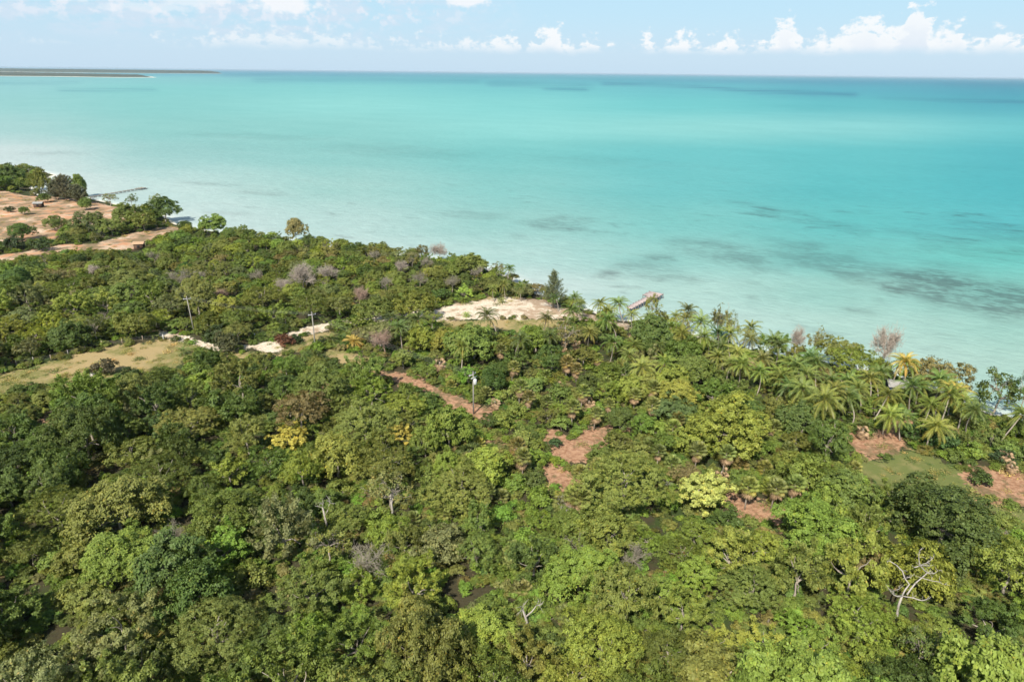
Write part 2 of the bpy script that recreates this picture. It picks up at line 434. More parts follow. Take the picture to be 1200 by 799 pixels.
q.put(bp.inputs['Height'], q.math('ADD', r1, q.math('MULTIPLY', r2, 2.0))); q.l.new(bp.outputs[0], gl.inputs['Normal']); q.l.new(bp.outputs[0], df.inputs['Normal'])

# ------------------------------------------------------------------ mesh helpers
def mesh_np(name, verts, faces, mats, mat_idx=None, smooth_=False, attrs=None):
    """faces: (n,k) int array or list of arrays"""
    me = bpy.data.meshes.new(name)
    fl = faces if isinstance(faces, list) else [faces]
    fl = [np.asarray(f, np.int32) for f in fl if len(f)]
    verts = np.asarray(verts, np.float32)
    me.vertices.add(len(verts)); me.vertices.foreach_set('co', verts.ravel())
    li = np.concatenate([f.ravel() for f in fl])
    tot = np.concatenate([np.full(len(f), f.shape[1], np.int32) for f in fl])
    start = np.concatenate([[0], np.cumsum(tot)[:-1]]).astype(np.int32)
    me.loops.add(len(li)); me.loops.foreach_set('vertex_index', li)
    me.polygons.add(len(tot)); me.polygons.foreach_set('loop_start', start)
    try: me.polygons.foreach_set('loop_total', tot)
    except Exception: pass
    for m in mats: me.materials.append(m)
    if mat_idx is not None: me.polygons.foreach_set('material_index', np.asarray(mat_idx, np.int32))
    if smooth_: me.polygons.foreach_set('use_smooth', np.ones(len(tot), bool))
    if attrs:
        for k, v in attrs.items():
            v = np.asarray(v, np.float32)
            if v.ndim == 1:
                a = me.attributes.new(k, 'FLOAT', 'POINT'); a.data.foreach_set('value', v)
            else:
                a = me.attributes.new(k, 'FLOAT_VECTOR', 'POINT'); a.data.foreach_set('vector', v.ravel())
    me.update(calc_edges=True)
    return me

class MB:
    """collects boxes, tubes and free faces into one mesh"""
    def __init__(s): s.v = []; s.f4 = []; s.f3 = []
    def quad(s, a, b, c, d):
        n = len(s.v); s.v += [a, b, c, d]; s.f4.append((n, n + 1, n + 2, n + 3))
    def tri(s, a, b, c):
        n = len(s.v); s.v += [a, b, c]; s.f3.append((n, n + 1, n + 2))
    def box(s, cx, cy, cz, sx, sy, sz, rz=0.0, taper=1.0):
        n = len(s.v); co, si = math.cos(rz), math.sin(rz)
        for k, z in enumerate((-sz / 2, sz / 2)):
            t = taper if k else 1.0
            for x, y in ((-1, -1), (1, -1), (1, 1), (-1, 1)):
                x, y = x * sx / 2 * t, y * sy / 2 * t
                s.v.append((cx + x * co - y * si, cy + x * si + y * co, cz + z))
        for q_ in ((3, 2, 1, 0), (4, 5, 6, 7), (0, 1, 5, 4), (1, 2, 6, 5), (2, 3, 7, 6), (3, 0, 4, 7)):
            s.f4.append(tuple(n + i for i in q_))
    def tube(s, pts, rad, sides=5, cap=True):
        pts = [Vector(p) for p in pts]
        n0 = len(s.v)
        for i, p in enumerate(pts):
            t = (pts[min(i + 1, len(pts) - 1)] - pts[max(i - 1, 0)])
            if t.length < 1e-6: t = Vector((0, 0, 1))
            t.normalize()
            a = t.cross(Vector((0.31, 0.95, 0.05)) if abs(t.y) < .9 else Vector((1, 0, 0))).normalized(); bb = t.cross(a)
            r = rad[i] if hasattr(rad, '__len__') else rad
            for k in range(sides):
                th = 2 * math.pi * k / sides
                s.v.append(tuple(p + (a * math.cos(th) + bb * math.sin(th)) * r))
        for i in range(len(pts) - 1):
            for k in range(sides):
                a0 = n0 + i * sides + k; a1 = n0 + i * sides + (k + 1) % sides
                s.f4.append((a0, a1, a1 + sides, a0 + sides))
        if cap:
            e = n0 + (len(pts) - 1) * sides
            for k in range(1, sides - 1): s.f3.append((e, e + k, e + k + 1))
            for k in range(1, sides - 1): s.f3.append((n0, n0 + k + 1, n0 + k))
    def mesh(s, name, m, smooth_=False, attrs=None):
        return mesh_np(name, s.v, [np.array(s.f4, np.int32).reshape(-1, 4), np.array(s.f3, np.int32).reshape(-1, 3)], [m], smooth_=smooth_, attrs=attrs)
    def build(s, name, m, parent=None, smooth_=False):
        o = bpy.data.objects.new(name, s.mesh(name, m, smooth_)); COL.objects.link(o)
        if parent: o.parent = parent
        return o

def tag(o, label=None, cat=None, group=None, kind=None):
    if label: o['label'] = label
    if cat: o['category'] = cat
    if group: o['group'] = group
    if kind: o['kind'] = kind
    return o
def empty(name, loc, rz=0.0, sc=1.0):
    o = bpy.data.objects.new(name, None); COL.objects.link(o)
    o.location = loc; o.rotation_euler = (0, 0, rz)
    o.scale = (sc, sc, sc) if not hasattr(sc, '__len__') else sc
    o.empty_display_size = 0.5
    return o

# ------------------------------------------------------------------ ground
xs = np.concatenate([[-9000, -5000, -3000, -1800, -1100, -800, -620, -520, -470, -440], np.arange(-420, 241, 1.0), [260, 300, 360, 460, 680]])
ys = np.concatenate([[-4000, -2000, -1000, -500, -250, -120, -60, -30, -10, 5], np.arange(15, 481, 1.0), [500, 540, 600, 700, 900, 1200, 1500]])
gx, gy = np.meshgrid(xs, ys)
fx, fy = gx.ravel(), gy.ravel()
lsd = sdf(land, fx, fy)
fz = np.where(lsd > 0, 0.04 + 1.45 * smooth(lsd, 0, 14) + (wob(fx, fy, 17.0, .4) * .35 + wob(fx, fy, 5.5, 1.7) * .10) * smooth(lsd, 3, 20), np.maximum(-1.2, lsd * 0.09))
zs = {k: zone_sd(k, fx, fy) for k in ZW}
zm = {k: smooth(v, -3.2, 2.6) if k != 'sand_road' else smooth(v, -1.8, 1.6) for k, v in zs.items()}
sandm = np.maximum(zm['beach'], zm['sand_road'])
wetm = smooth(lsd, 2.5, 0.3) * (lsd > -12)
zones = np.stack([sandm, zm['dirt_track'], zm['bare_soil']], 1)
zonesb = np.stack([zm['grass_clearing'], wetm, np.zeros_like(wetm)], 1)
nx, ny = len(xs), len(ys)
ii, jj = np.meshgrid(np.arange(nx - 1), np.arange(ny - 1))
v0 = (jj * nx + ii).ravel()
quads = np.stack([v0, v0 + 1, v0 + 1 + nx, v0 + nx], 1)
keep = (lsd[quads] > -14).any(1)
quads = quads[keep]
fc = np.zeros(len(quads), int)
names = ['ground', 'dirt_track', 'grass_clearing', 'bare_soil', 'sand_road', 'beach']
for k, nme in enumerate(names[1:], 1):
    fc[zs[nme][quads].mean(1) > 0] = k
vv = np.stack([fx, fy, fz], 1)
for k, nme in enumerate(names):
    qk = quads[fc == k]
    if not len(qk): continue
    u, inv = np.unique(qk.ravel(), return_inverse=True)
    me = mesh_np(nme, vv[u], inv.reshape(-1, 4), [m_ground], smooth_=True, attrs={'zones': zones[u], 'zones_b': zonesb[u]})
    o = bpy.data.objects.new(nme, me); COL.objects.link(o); tag(o, kind='structure')

# ------------------------------------------------------------------ water
def lin(c):
    c = np.asarray(c, float) / 255
    return np.where(c < .04045, c / 12.92, ((c + .055) / 1.055) ** 2.4)
WX = [0, 200, 400, 600, 800, 1000, 1200]
WT = {  # water colour as seen, haze and sky reflection included, near horizon -> shore
 84: [(105, 175, 195), (100, 175, 198), (95, 172, 198), (95, 175, 200), (88, 165, 195), (80, 155, 188), (72, 142, 180)],
 93: [(150, 210, 212), (140, 208, 210), (120, 200, 207), (108, 192, 203), (100, 185, 202), (88, 170, 195), (80, 158, 186)],
 104: [(155, 213, 213), (140, 213, 210), (138, 215, 213), (125, 208, 210), (112, 198, 206), (95, 180, 198), (84, 165, 188)],
 122: [(158, 214, 211), (145, 213, 209), (150, 222, 217), (140, 219, 216), (120, 209, 210), (104, 194, 201), (92, 180, 195)],
 150: [(174, 216, 213), (152, 212, 207), (146, 212, 207), (150, 223, 218), (150, 221, 217), (142, 216, 215), (118, 205, 209)],
 180: [(212, 228, 226), (165, 212, 208), (150, 210, 205), (132, 208, 205), (118, 204, 205), (108, 201, 204), (96, 191, 199)],
 220: [(222, 231, 228), (200, 227, 222), (170, 215, 208), (145, 210, 205), (120, 203, 203), (102, 197, 200), (92, 191, 198)],
 260: [(222, 231, 228), (214, 231, 227), (192, 223, 217), (162, 213, 206), (134, 207, 202), (108, 200, 199), (98, 194, 199)],
 300: [(222, 231, 228), (216, 231, 227), (206, 229, 223), (190, 224, 217), (156, 213, 205), (126, 203, 197), (114, 208, 199)],
 340: [(220, 231, 227), (218, 231, 227), (216, 230, 226), (212, 228, 224), (186, 222, 212), (160, 211, 200), (138, 203, 192)],
 380: [(220, 231, 227), (218, 231, 227), (216, 230, 226), (214, 228, 224), (198, 226, 217), (182, 220, 208), (164, 211, 198)],
 430: [(220, 231, 227), (218, 231, 227), (216, 230, 226), (216, 229, 224), (208, 228, 219), (196, 224, 212), (184, 219, 205)],
}
deps = np.concatenate([[0.036, 0.05, 0.075], np.geomspace(0.1, 1.0, 40), np.arange(1.07, 12, 0.11), np.arange(12, 40, 0.35)])
azs = np.concatenate([np.linspace(-80, -42, 20), np.arange(-41.5, 42, 0.5), np.linspace(42.5, 85, 22)])
D, A = np.meshgrid(np.radians(deps), np.radians(azs), indexing='ij')
rr = CH / np.tan(D)
wx, wy = (rr * np.sin(A)).ravel(), (rr * np.cos(A)).ravel()
ppx, ppy, pc = proj(wx, wy, np.zeros_like(wx))
rows = sorted(WT)
T = np.array([[lin(c) for c in WT[r]] for r in rows])      # rows, cols, 3
# position in rows measured against the tilted horizon
cxp = np.clip(ppx, -80, 1280)
ri_ = np.interp(ppy, rows, np.arange(len(rows)))
ci_ = np.interp(cxp, WX, np.arange(len(WX)))
r0 = np.floor(ri_).astype(int).clip(0, len(rows) - 2); c0 = np.floor(ci_).astype(int).clip(0, len(WX) - 2)
tr_, tc_ = (ri_ - r0)[:, None], (ci_ - c0)[:, None]
tr_ = tr_ * tr_ * (3 - 2 * tr_); tc_ = tc_ * tc_ * (3 - 2 * tc_)
body = (T[r0, c0] * (1 - tr_) * (1 - tc_) + T[r0 + 1, c0] * tr_ * (1 - tc_) + T[r0, c0 + 1] * (1 - tr_) * tc_ + T[r0 + 1, c0 + 1] * tr_ * tc_)
far_k = smooth(ppy, 420, 110)[:, None]
refl = np.array([[.05, .04, .06]]) * (1 - far_k) + np.array([[.085, .085, .10]]) * far_k
body = np.maximum(body - refl, .004) / (1.66 - .04 * far_k)
body = body * .90 + .10 * body.mean(1, keepdims=True)
wsd = -sdf(land, wx, wy)
shoal = smooth(wsd, 6, 0)[:, None] * .8
body = body * (1 - shoal) + np.array([[0.56, 0.60, 0.55]]) * shoal
wb = np.zeros(len(wx))
def blob(cx, cy, rx, ry, ang, k):
    global wb
    a = R(ang); dx, dy = ppx - cx, ppy - cy
    u_ = (dx * math.cos(a) + dy * math.sin(a)) / rx; v_ = (-dx * math.sin(a) + dy * math.cos(a)) / ry
    wb = np.maximum(wb, k * smooth(1 - np.hypot(u_, v_) + wob(wx, wy, 9.0, cx) * .3, 0.0, 0.6))
for bl in [(1130, 342, 120, 30, 14, 1.0), (990, 312, 130, 24, 14, .55), (860, 298, 120, 18, 8, .5), (760, 318, 60, 14, 6, .45), (1200, 280, 140, 22, 12, .35), (1190, 352, 60, 20, 12, .9), (1060, 338, 36, 16, 8, .75), (960, 300, 90, 14, 14, .55), (870, 303, 60, 12, 8, .6), (775, 302, 30, 8, 4, .9), (715, 322, 24, 6, -4, .8), (730, 312, 18, 4, 10, .5),
           (660, 262, 55, 12, 4, .5), (610, 278, 20, 4, 0, .4), (800, 325, 36, 6, 8, .5), (1000, 365, 32, 4, 5, .55), (1030, 349, 12, 3, 10, .4), (905, 350, 9, 5, 0, .35), (880, 349, 9, 4, 0, .4), (940, 256, 110, 10, 12, .35), (1130, 290, 110, 16, 12, .3),
           (500, 296, 30, 3, 6, .35), (255, 216, 60, 3, 4, .4), (300, 160, 130, 5, 2, .2), (470, 178, 120, 10, 3, .2), (720, 190, 160, 8, 3, .15), (60, 180, 60, 3, 0, .3), (300, 226, 60, 4, 3, .3), (270, 250, 50, 3, 3, .25), (560, 252, 60, 6, 3, .3)]:
    blob(*bl)
bd = np.zeros(len(wx))
for pts, w_, k in [([(575, 98), (690, 101)], 2.2, .6), ([(640, 104), (685, 105)], 1.4, .7), ([(705, 98), (760, 99), (820, 102), (880, 107), (1000, 111)], 1.5, .9), ([(880, 107), (960, 110)], 2.2, .7), ([(1030, 116), (1100, 118), (1220, 120)], 1.6, .6), ([(300, 94), (350, 93), (560, 95)], 2.0, .4),
                   ([(70, 106), (180, 105)], 1.3, .5), ([(-60, 98), (90, 97)], 1.3, .35), ([(260, 88), (400, 89), (700, 92)], 1.6, .35), ([(700, 93), (1240, 100)], 2.5, .35)]:
    dd = segdist(pts, ppx, ppy, closed=False)
    bd = np.maximum(bd, min(1, k * 1.2) * smooth(dd, w_ * 2.9, 0))
sp = smooth(ppy, 180, 260) * smooth(wsd, 6, 14)
na_, nb_ = len(azs), len(deps)
ii, jj = np.meshgrid(np.arange(na_ - 1), np.arange(nb_ - 1))
v0 = (jj * na_ + ii).ravel()
wq = np.stack([v0, v0 + na_, v0 + na_ + 1, v0 + 1], 1)
keep = (wsd[wq] > -12).any(1)
me = mesh_np('water', np.stack([wx, wy, np.zeros_like(wx)], 1), wq[keep], [m_water], smooth_=True, attrs={'body': body, 'weedbed': wb, 'band': bd, 'speckle': sp})
if me.polygons[0].normal.z < 0: me.flip_normals()
water = tag(bpy.data.objects.new('water', me), kind='structure'); COL.objects.link(water)

# ------------------------------------------------------------------ far shores at the left of the horizon
def far_land(name, pts_px, h, mat_, zb=0.5):
    """low wooded strip: outline on the ground, uneven top of height h"""
    poly = GP(pts_px, 0.0)
    x0, y0 = poly.min(0); x1, y1 = poly.max(0)
    N = 150
    gx_, gy_ = np.meshgrid(np.linspace(x0, x1, N), np.linspace(y0, y1, N))
    s_ = sdf(poly, gx_.ravel(), gy_.ravel())
    hh = np.where(s_ > 0, zb + h * smooth(s_, 30, 90) * (0.75 + .5 * rng.random(len(s_))), -2.0)
    ii, jj = np.meshgrid(np.arange(N - 1), np.arange(N - 1)); v0 = (jj * N + ii).ravel()
    qd = np.stack([v0, v0 + 1, v0 + 1 + N, v0 + N], 1)
    qd = qd[(s_[qd] > -60).any(1)]
    me = mesh_np(name, np.stack([gx_.ravel(), gy_.ravel(), hh], 1), qd, [mat_])
    return me
mw, q, b, o = mat("far_woodland")
geo = q.new('ShaderNodeNewGeometry')
hz = q.sep(geo.outputs['Position'])[2]
n = q.noise(geo.outputs['Position'], 0.012, 4, .6)
q.put(b.inputs['Base Color'], q.mix(q.step(hz, 0.8, 2.0), (0.74, 0.68, 0.54, 1), q.mix(n, (0.035, 0.055, 0.035, 1), (0.075, 0.085, 0.06, 1))))
b.inputs['Roughness'].default_value = 1
for nme, pts in (('far_shore', [(-500, 88.6), (-60, 89.2), (60, 90), (130, 91), (184, 91.2), (176, 89.8), (120, 88.4), (40, 86.6), (-60, 85), (-500, 83.5)]),
                 ('far_headland', [(-500, 82.2), (-60, 83.6), (100, 85.6), (180, 86.2), (262, 86.6), (220, 85.6), (110, 84.2), (-500, 80.2)])):
    o = bpy.data.objects.new(nme, far_land(nme, pts, 12.0 if nme == 'far_shore' else 32.0, mw)); COL.objects.link(o); tag(o, kind='structure')

# ------------------------------------------------------------------ foliage prototypes
def leaves_mesh(cent, nrm, L, W, age=None, name='crown', mat_=None):
    """one rhombic leaf (two-sided quad) at every centre"""
    n = len(cent)
    nrm = nrm / np.linalg.norm(nrm, axis=1, keepdims=True)
    t = rng.normal(size=(n, 3)); t -= (t * nrm).sum(1, keepdims=True) * nrm
    t /= np.linalg.norm(t, axis=1, keepdims=True)
    s_ = np.cross(nrm, t)
    L = np.asarray(L).reshape(-1, 1) * (0.7 + .6 * rng.random((n, 1))); W = np.asarray(W).reshape(-1, 1) * (0.7 + .6 * rng.random((n, 1)))
    v = np.stack([cent - t * L / 2, cent + s_ * W / 2 - t * L * .05, cent + t * L / 2, cent - s_ * W / 2 - t * L * .05], 1).reshape(-1, 3)
    f = np.arange(4 * n).reshape(-1, 4)
    a = np.repeat(np.zeros(n) if age is None else age, 4)
    return v, f, a
def sph(n):
    v = rng.normal(size=(n, 3)); return v / np.linalg.norm(v, axis=1, keepdims=True)

def crown_data(style, Rr, dens=1.0):
    """returns vertices, faces, age; crown base about z = 0 of the crown, centre at z ~ .45 R"""
    if style == 'round':   nl, lr, fl, tw = 34, .27, .72, .30
    elif style == 'feather': nl, lr, fl, tw = 60, .17, .50, .22
    elif style == 'spiky': nl, lr, fl, tw = 46, .16, .80, .26
    elif style == 'sparse': nl, lr, fl, tw = 26, .16, .70, .26
    elif style == 'shrub': nl, lr, fl, tw = 18, .30, .62, .20
    elif style == 'cushion': nl, lr, fl, tw = 60, .155, .62, .20
    ph = rng.random(3) * 6.28
    k = max(1.0, (Rr / 3.5) ** 1.25) if style != 'shrub' else 1
    nl = int(nl * k); lr = lr / math.sqrt(k) if k > 1 else lr
    dirs = sph(nl * 4); dirs = dirs[dirs[:, 2] > -0.38][:nl]
    # uneven outline
    th = np.arctan2(dirs[:, 1], dirs[:, 0])
    un = 1 + .16 * np.sin(2 * th + ph[0]) + .12 * np.sin(3 * th + ph[1]) + .10 * rng.normal(size=len(th))
    rad = (0.56 + .32 * rng.random(len(th))) * un
    lc = dirs * rad[:, None] * Rr; lc[:, 2] *= fl
    inner = rng.normal(size=(max(3, nl // 6), 3)) * Rr * .28; inner[:, 2] = abs(inner[:, 2]) * .5
    lc = np.vstack([lc, inner])
    ld = lc / (np.linalg.norm(lc, axis=1, keepdims=True) + 1e-6)
    C, Nn = [], []
    for i in range(len(lc)):
        r = Rr * lr * (0.5 + .85 * rng.random())
        ncl = max(5, int(9 * (r / .8) ** 2 * dens)) if style != 'sparse' else 6
        cd = sph(ncl * 2) + ld[i] * .5 + np.array([0, 0, .35]); cd /= np.linalg.norm(cd, axis=1, keepdims=True); cd = cd[:ncl]
        if style == 'spiky':
            ax = ld[i] + np.array([0, 0, .45]); ax /= np.linalg.norm(ax)
            tt = rng.random((ncl, 1))
            cc = lc[i] + ax * (tt * 1.9 - .6) * r + cd * r * .55 * (1.15 - tt)
        elif style == 'feather':
            cc = lc[i] + cd * r * np.array([1.35, 1.35, .55])
        else:
            cc = lc[i] + cd * r
        m_ = int(18 * dens) if style != 'sparse' else 10
        pts = np.repeat(cc, m_, 0) + rng.normal(size=(len(cc) * m_, 3)) * tw * np.array([1, 1, .6]) * (.62 if Rr > 2 else .8)
        nn = np.repeat(cd, m_, 0) * 1.0 + rng.normal(size=(len(cc) * m_, 3)) * .42 + np.array([-.12, -.30, .42])
        C.append(pts); Nn.append(nn)
    C, Nn = np.vstack(C), np.vstack(Nn)
    C[:, 2] += Rr * .34
    C[:, 2] = np.maximum(C[:, 2], -Rr * .25 + rng.random(len(C)) * .4)
    Ls, Ws = {'round': (.29, .19), 'feather': (.26, .11), 'spiky': (.33, .15), 'sparse': (.26, .16), 'shrub': (.26, .17), 'cushion': (.25, .17)}[style]
    age = np.where(rng.random(len(C)) < (.03 if style != 'sparse' else .22), rng.random(len(C)) * .8, 0)
    return leaves_mesh(C, Nn, Ls, Ws, age)

def limbs(mb, top_z, Rr, nb=7, r0=.16, crook=.25, twigs=0, sides=5):
    """trunk from z=0 up to top_z, then limbs into a crown of radius Rr"""
    lean = np.array([rng.normal() * .10, rng.normal() * .10])
    P = [(0, 0, -.3)]; n = 5
    for i in range(1, n + 1):
        t = i / n; P.append((lean[0] * t * top_z + rng.normal() * .05, lean[1] * t * top_z + rng.normal() * .05, top_z * t))
    mb.tube(P, [r0 * (1 - .45 * i / n) * (1.35 if i == 0 else 1) for i in range(n + 1)], sides + 1)
    b0 = np.array(P[-1])
    for k in range(nb):
        a = 2 * math.pi * (k + rng.random() * .8) / nb
        e = rng.uniform(.15, 1.2)
        d = np.array([math.cos(a) * math.cos(e), math.sin(a) * math.cos(e), math.sin(e)])
        L = Rr * rng.uniform(.65, .95)
        pts = [b0 - np.array([0, 0, rng.random() * .3])]; m_ = 5
        for i in range(m_):
            d = d + rng.normal(size=3) * crook; d[2] = max(d[2], -.05); d /= np.linalg.norm(d)
            pts.append(pts[-1] + d * L / m_)
        rr_ = [r0 * .48 * (1 - .85 * i / m_) + .012 for i in range(m_ + 1)]
        mb.tube(pts, rr_, sides, cap=False)
        for j in range(twigs):
            q0 = pts[rng.integers(2, m_ + 1)]
            dd = d + rng.normal(size=3) * .8; dd /= np.linalg.norm(dd)
            tp = [q0]; l2 = Rr * rng.uniform(.2, .45)
            for i in range(3):
                dd = dd + rng.normal(size=3) * .3 + np.array([0, 0, .08]); dd /= np.linalg.norm(dd); tp.append(tp[-1] + dd * l2 / 3)
            mb.tube(tp, [r0 * .16, r0 * .12, r0 * .07, .008], 3, cap=False)
            for s_ in range(4):
                q1 = tp[rng.integers(1, 4)]; d3 = dd + rng.normal(size=3) * .8; d3 /= np.linalg.norm(d3)
                mb.tube([q1, q1 + d3 * l2 * .3, q1 + d3 * l2 * .5 + rng.normal(size=3) * .06], [.022, .016, .006], 3, cap=False)

PROTO = {}
def make_tree_proto(key, style, Rr, trunk_h, n, bark=None, dens=1.0, tw=0):
    L = []
    for i in range(n):
        v, f, a = crown_data(style, Rr, dens)
        v = v + np.array([0, 0, trunk_h])
        cm = mesh_np('crown', v, f, [M_LEAF], attrs={'age': a})
        mb = MB(); limbs(mb, trunk_h + Rr * .12, Rr * .85, 7, .05 * Rr, twigs=tw)
        L.append((cm, mb.mesh('trunk', bark or M_BARK, True), Rr, trunk_h + Rr * .35))
    PROTO[key] = L
make_tree_proto('round', 'round', 3.5, 1.5, 5, dens=1.15)
make_tree_proto('feather', 'feather', 3.5, 1.7, 4, dens=1.15)
make_tree_proto('spiky', 'spiky', 3.5, 1.5, 4, dens=1.1)
make_tree_proto('cushion', 'cushion', 3.5, 1.4, 3, dens=1.2)
make_tree_proto('sparse', 'sparse', 3.2, 2.2, 4, tw=5)
make_tree_proto('bigfeather', 'feather', 6.5, 2.2, 2, dens=1.1)
make_tree_proto('biground', 'round', 5.5, 2.0, 3, dens=1.1)
make_tree_proto('bigspiky', 'spiky', 5.0, 1.8, 2, dens=1.1)
make_tree_proto('shrub', 'shrub', 1.6, .35, 6)

def bare_proto(n, m_, Rr=3.0, h=4.5, tw=12, nb=9):
    L = []
    for i in range(n):
        mb = MB(); limbs(mb, h * .55, Rr, nb, .13, crook=.38, twigs=tw)
        t = mb.mesh('trunk', m_, True)
        L.append((t, Rr, h * .75))
    return L
BARE = {'grey': bare_proto(3, M_TWIG, tw=22), 'dead': bare_proto(2, M_DEAD, tw=5, nb=5), 'pink': bare_proto(2, M_PINK, tw=34, nb=13), 'brown': bare_proto(2, simple("brown_twig", (.36, .25, .19)), tw=30, nb=12)}

# ---- coconut palm
def frond(V, F, AG, base, a, e, L, age, nst=15, wl=.62, droop=1.5):
    """one feather leaf: arching midrib with hanging leaflets"""
    pts = [np.array(base)]; d_e = e; m_ = nst
    side = np.array([-math.sin(a), math.cos(a), 0])
    tw_ = rng.normal() * .25
    for i in range(m_):
        d = np.array([math.cos(a) * math.cos(d_e), math.sin(a) * math.cos(d_e), math.sin(d_e)])
        pts.append(pts[-1] + d * L / m_); d_e -= droop / m_ * (0.5 + 1.1 * i / m_)
    for i in range(m_):
        p, p2 = pts[i], pts[i + 1]; w = .035 * (1 - i / m_) + .012
        n = len(V); V += [p - side * w, p + side * w, p2 + side * w * .9, p2 - side * w * .9]; F.append((n, n + 1, n + 2, n + 3)); AG += [min(1, age + .25)] * 4
        if i < 2: continue
        t = i / m_; ll = wl * math.sin(math.pi * min(1, .18 + t * .86)) ** .6 * (L / 3.6)
        fw = (p2 - p) / np.linalg.norm(p2 - p)
        for s_ in (-1, 1):
            for h in (0, .5):
                q0 = p + (p2 - p) * h
                dr = side * s_ * .95 + fw * .65 + np.array([0, 0, -.28 - .35 * rng.random() + tw_ * s_ * .6]); dr /= np.linalg.norm(dr)
                wv = fw * .045
                n = len(V); V += [q0 - wv, q0 + wv, q0 + dr * ll * .6 + wv * .9 + np.array([0, 0, -.02]), q0 + dr * ll + np.array([0, 0, -.10 * ll])]
                F.append((n, n + 1, n + 2, n + 3)); AG += [age] * 4
def palm_proto(n, H=6.0):
    L = []
    for i in range(n):
        V, F, AG = [], [], []
        ln = rng.normal(size=2) * .55
        crook = rng.normal(size=2) * .3
        P = [(0, 0, -.3)] + [(ln[0] * t * t * H * .25 + crook[0] * math.sin(t * 3), ln[1] * t * t * H * .25 + crook[1] * math.sin(t * 3), H * t) for t in (.12, .25, .4, .55, .7, .85, 1)]
        top = np.array(P[-1])
        nf = 27
        for k in range(nf):
            a = k * 2.399 + rng.random() * .35; t = k / nf
            e = 1.35 - 1.75 * t + rng.normal() * .1
            frond(V, F, AG, top + np.array([0, 0, .15 * (1 - t)]), a, e, rng.uniform(3.3, 4.4) * (.8 if t < .12 else 1), max(0, min(1, (t - .74) * 1.9)) + rng.random() * .12, droop=1.5 + .6 * rng.random())
        cm = mesh_np('crown', V, np.array(F), [M_PALM], attrs={'age': AG})
        mb = MB(); mb.tube(P, [.24, .17, .14, .13, .12, .115, .11, .12], 7)
        for k in range(7):
            a = k * .9; mb2 = np.array(top) + np.array([math.cos(a) * .25, math.sin(a) * .25, -.22])
        tm = mb.mesh('trunk', M_BARK, True)
        nb_ = MB()
        for k in range(8):
            a = k * 2.4; c_ = top + np.array([math.cos(a) * .28, math.sin(a) * .28, -.25 - .12 * (k % 3)])
            nb_.tube([c_ + np.array([0, 0, .15]), c_ + np.array([0, 0, .06]), c_ - np.array([0, 0, .08]), c_ - np.array([0, 0, .15])], [.04, .13, .12, .03], 6)
        nm = nb_.mesh('coconuts', simple('coconut_husk', (.30, .22, .07)) if i == 0 else bpy.data.materials['coconut_husk'], True)
        L.append((cm, tm, nm, H))
    return L
PALM = palm_proto(9)
PALM_LOW = palm_proto(2, 1.6)

# ---- fan palm (thatch palm)
def fan(V, F, AG, base, a, e, pet, rl, age, hang=0.0):
    d = np.array([math.cos(a) * math.cos(e), math.sin(a) * math.cos(e), math.sin(e)])
    side = np.array([-math.sin(a), math.cos(a), 0.]); up = np.cross(d, side) * -1
    c = base + d * pet
    n = len(V); V += [base - side * .02, base + side * .02, c + side * .015, c - side * .015]; F.append((n, n + 1, n + 2, n + 3)); AG += [age] * 4
    K = 11
    for k in range(K):
        b_ = (k / (K - 1) - .5) * 4.0
        dr = d * math.cos(b_) + side * math.sin(b_); dr2 = d * math.cos(b_ + .16) + side * math.sin(b_ + .16); dr1 = d * math.cos(b_ - .16) + side * math.sin(b_ - .16)
        tip = c + dr * rl + np.array([0, 0, -.22 * rl - hang])
        n = len(V); V += [c, c + dr1 * rl * .6 + up * .03, tip, c + dr2 * rl * .6 - up * .03]; F.append((n, n + 1, n + 2, n + 3)); AG += [age] * 4
def fan_proto(n, H, dead=False):
    L = []
    for i in range(n):
        V, F, AG = [], [], []; DV, DF, DA = [], [], []
        ln = rng.normal(size=2) * .12
        top = np.array([ln[0], ln[1], H])
        if not dead:
            for k in range(30):
                a = k * 2.399; t = k / 30
                fan(V, F, AG, top, a, 1.4 - 1.9 * t, .75 + .2 * rng.random(), .62, .12 * rng.random() + max(0, (t - .8) * 3))
        nd = 34 if dead else 16
        for k in range(nd):
            a = k * 2.399; e = -.55 - .9 * rng.random() if not (dead and k < 12) else rng.uniform(-.5, .9)
            fan(DV, DF, DA, top - np.array([0, 0, .15 + .5 * rng.random()]), a, e, .5 + .3 * rng.random(), .55, 0, .1)
        cm = mesh_np('crown', V, np.array(F), [M_PALM], attrs={'age': AG}) if V else None
        dm = mesh_np('dead_fronds', DV, np.array(DF), [M_FROND])
        mb = MB(); mb.tube([(0, 0, -.2), (ln[0] * .3, ln[1] * .3, H * .4), (ln[0] * .8, ln[1] * .8, H * .8), top], [.11, .09, .085, .09], 6)
        L.append((cm, mb.mesh('trunk', M_BARK, True), dm, H))
    return L
FAN = fan_proto(4, 3.2)
FAN_LOW = fan_proto(3, 1.1)
FAN_DEAD = fan_proto(2, 1.8, True)

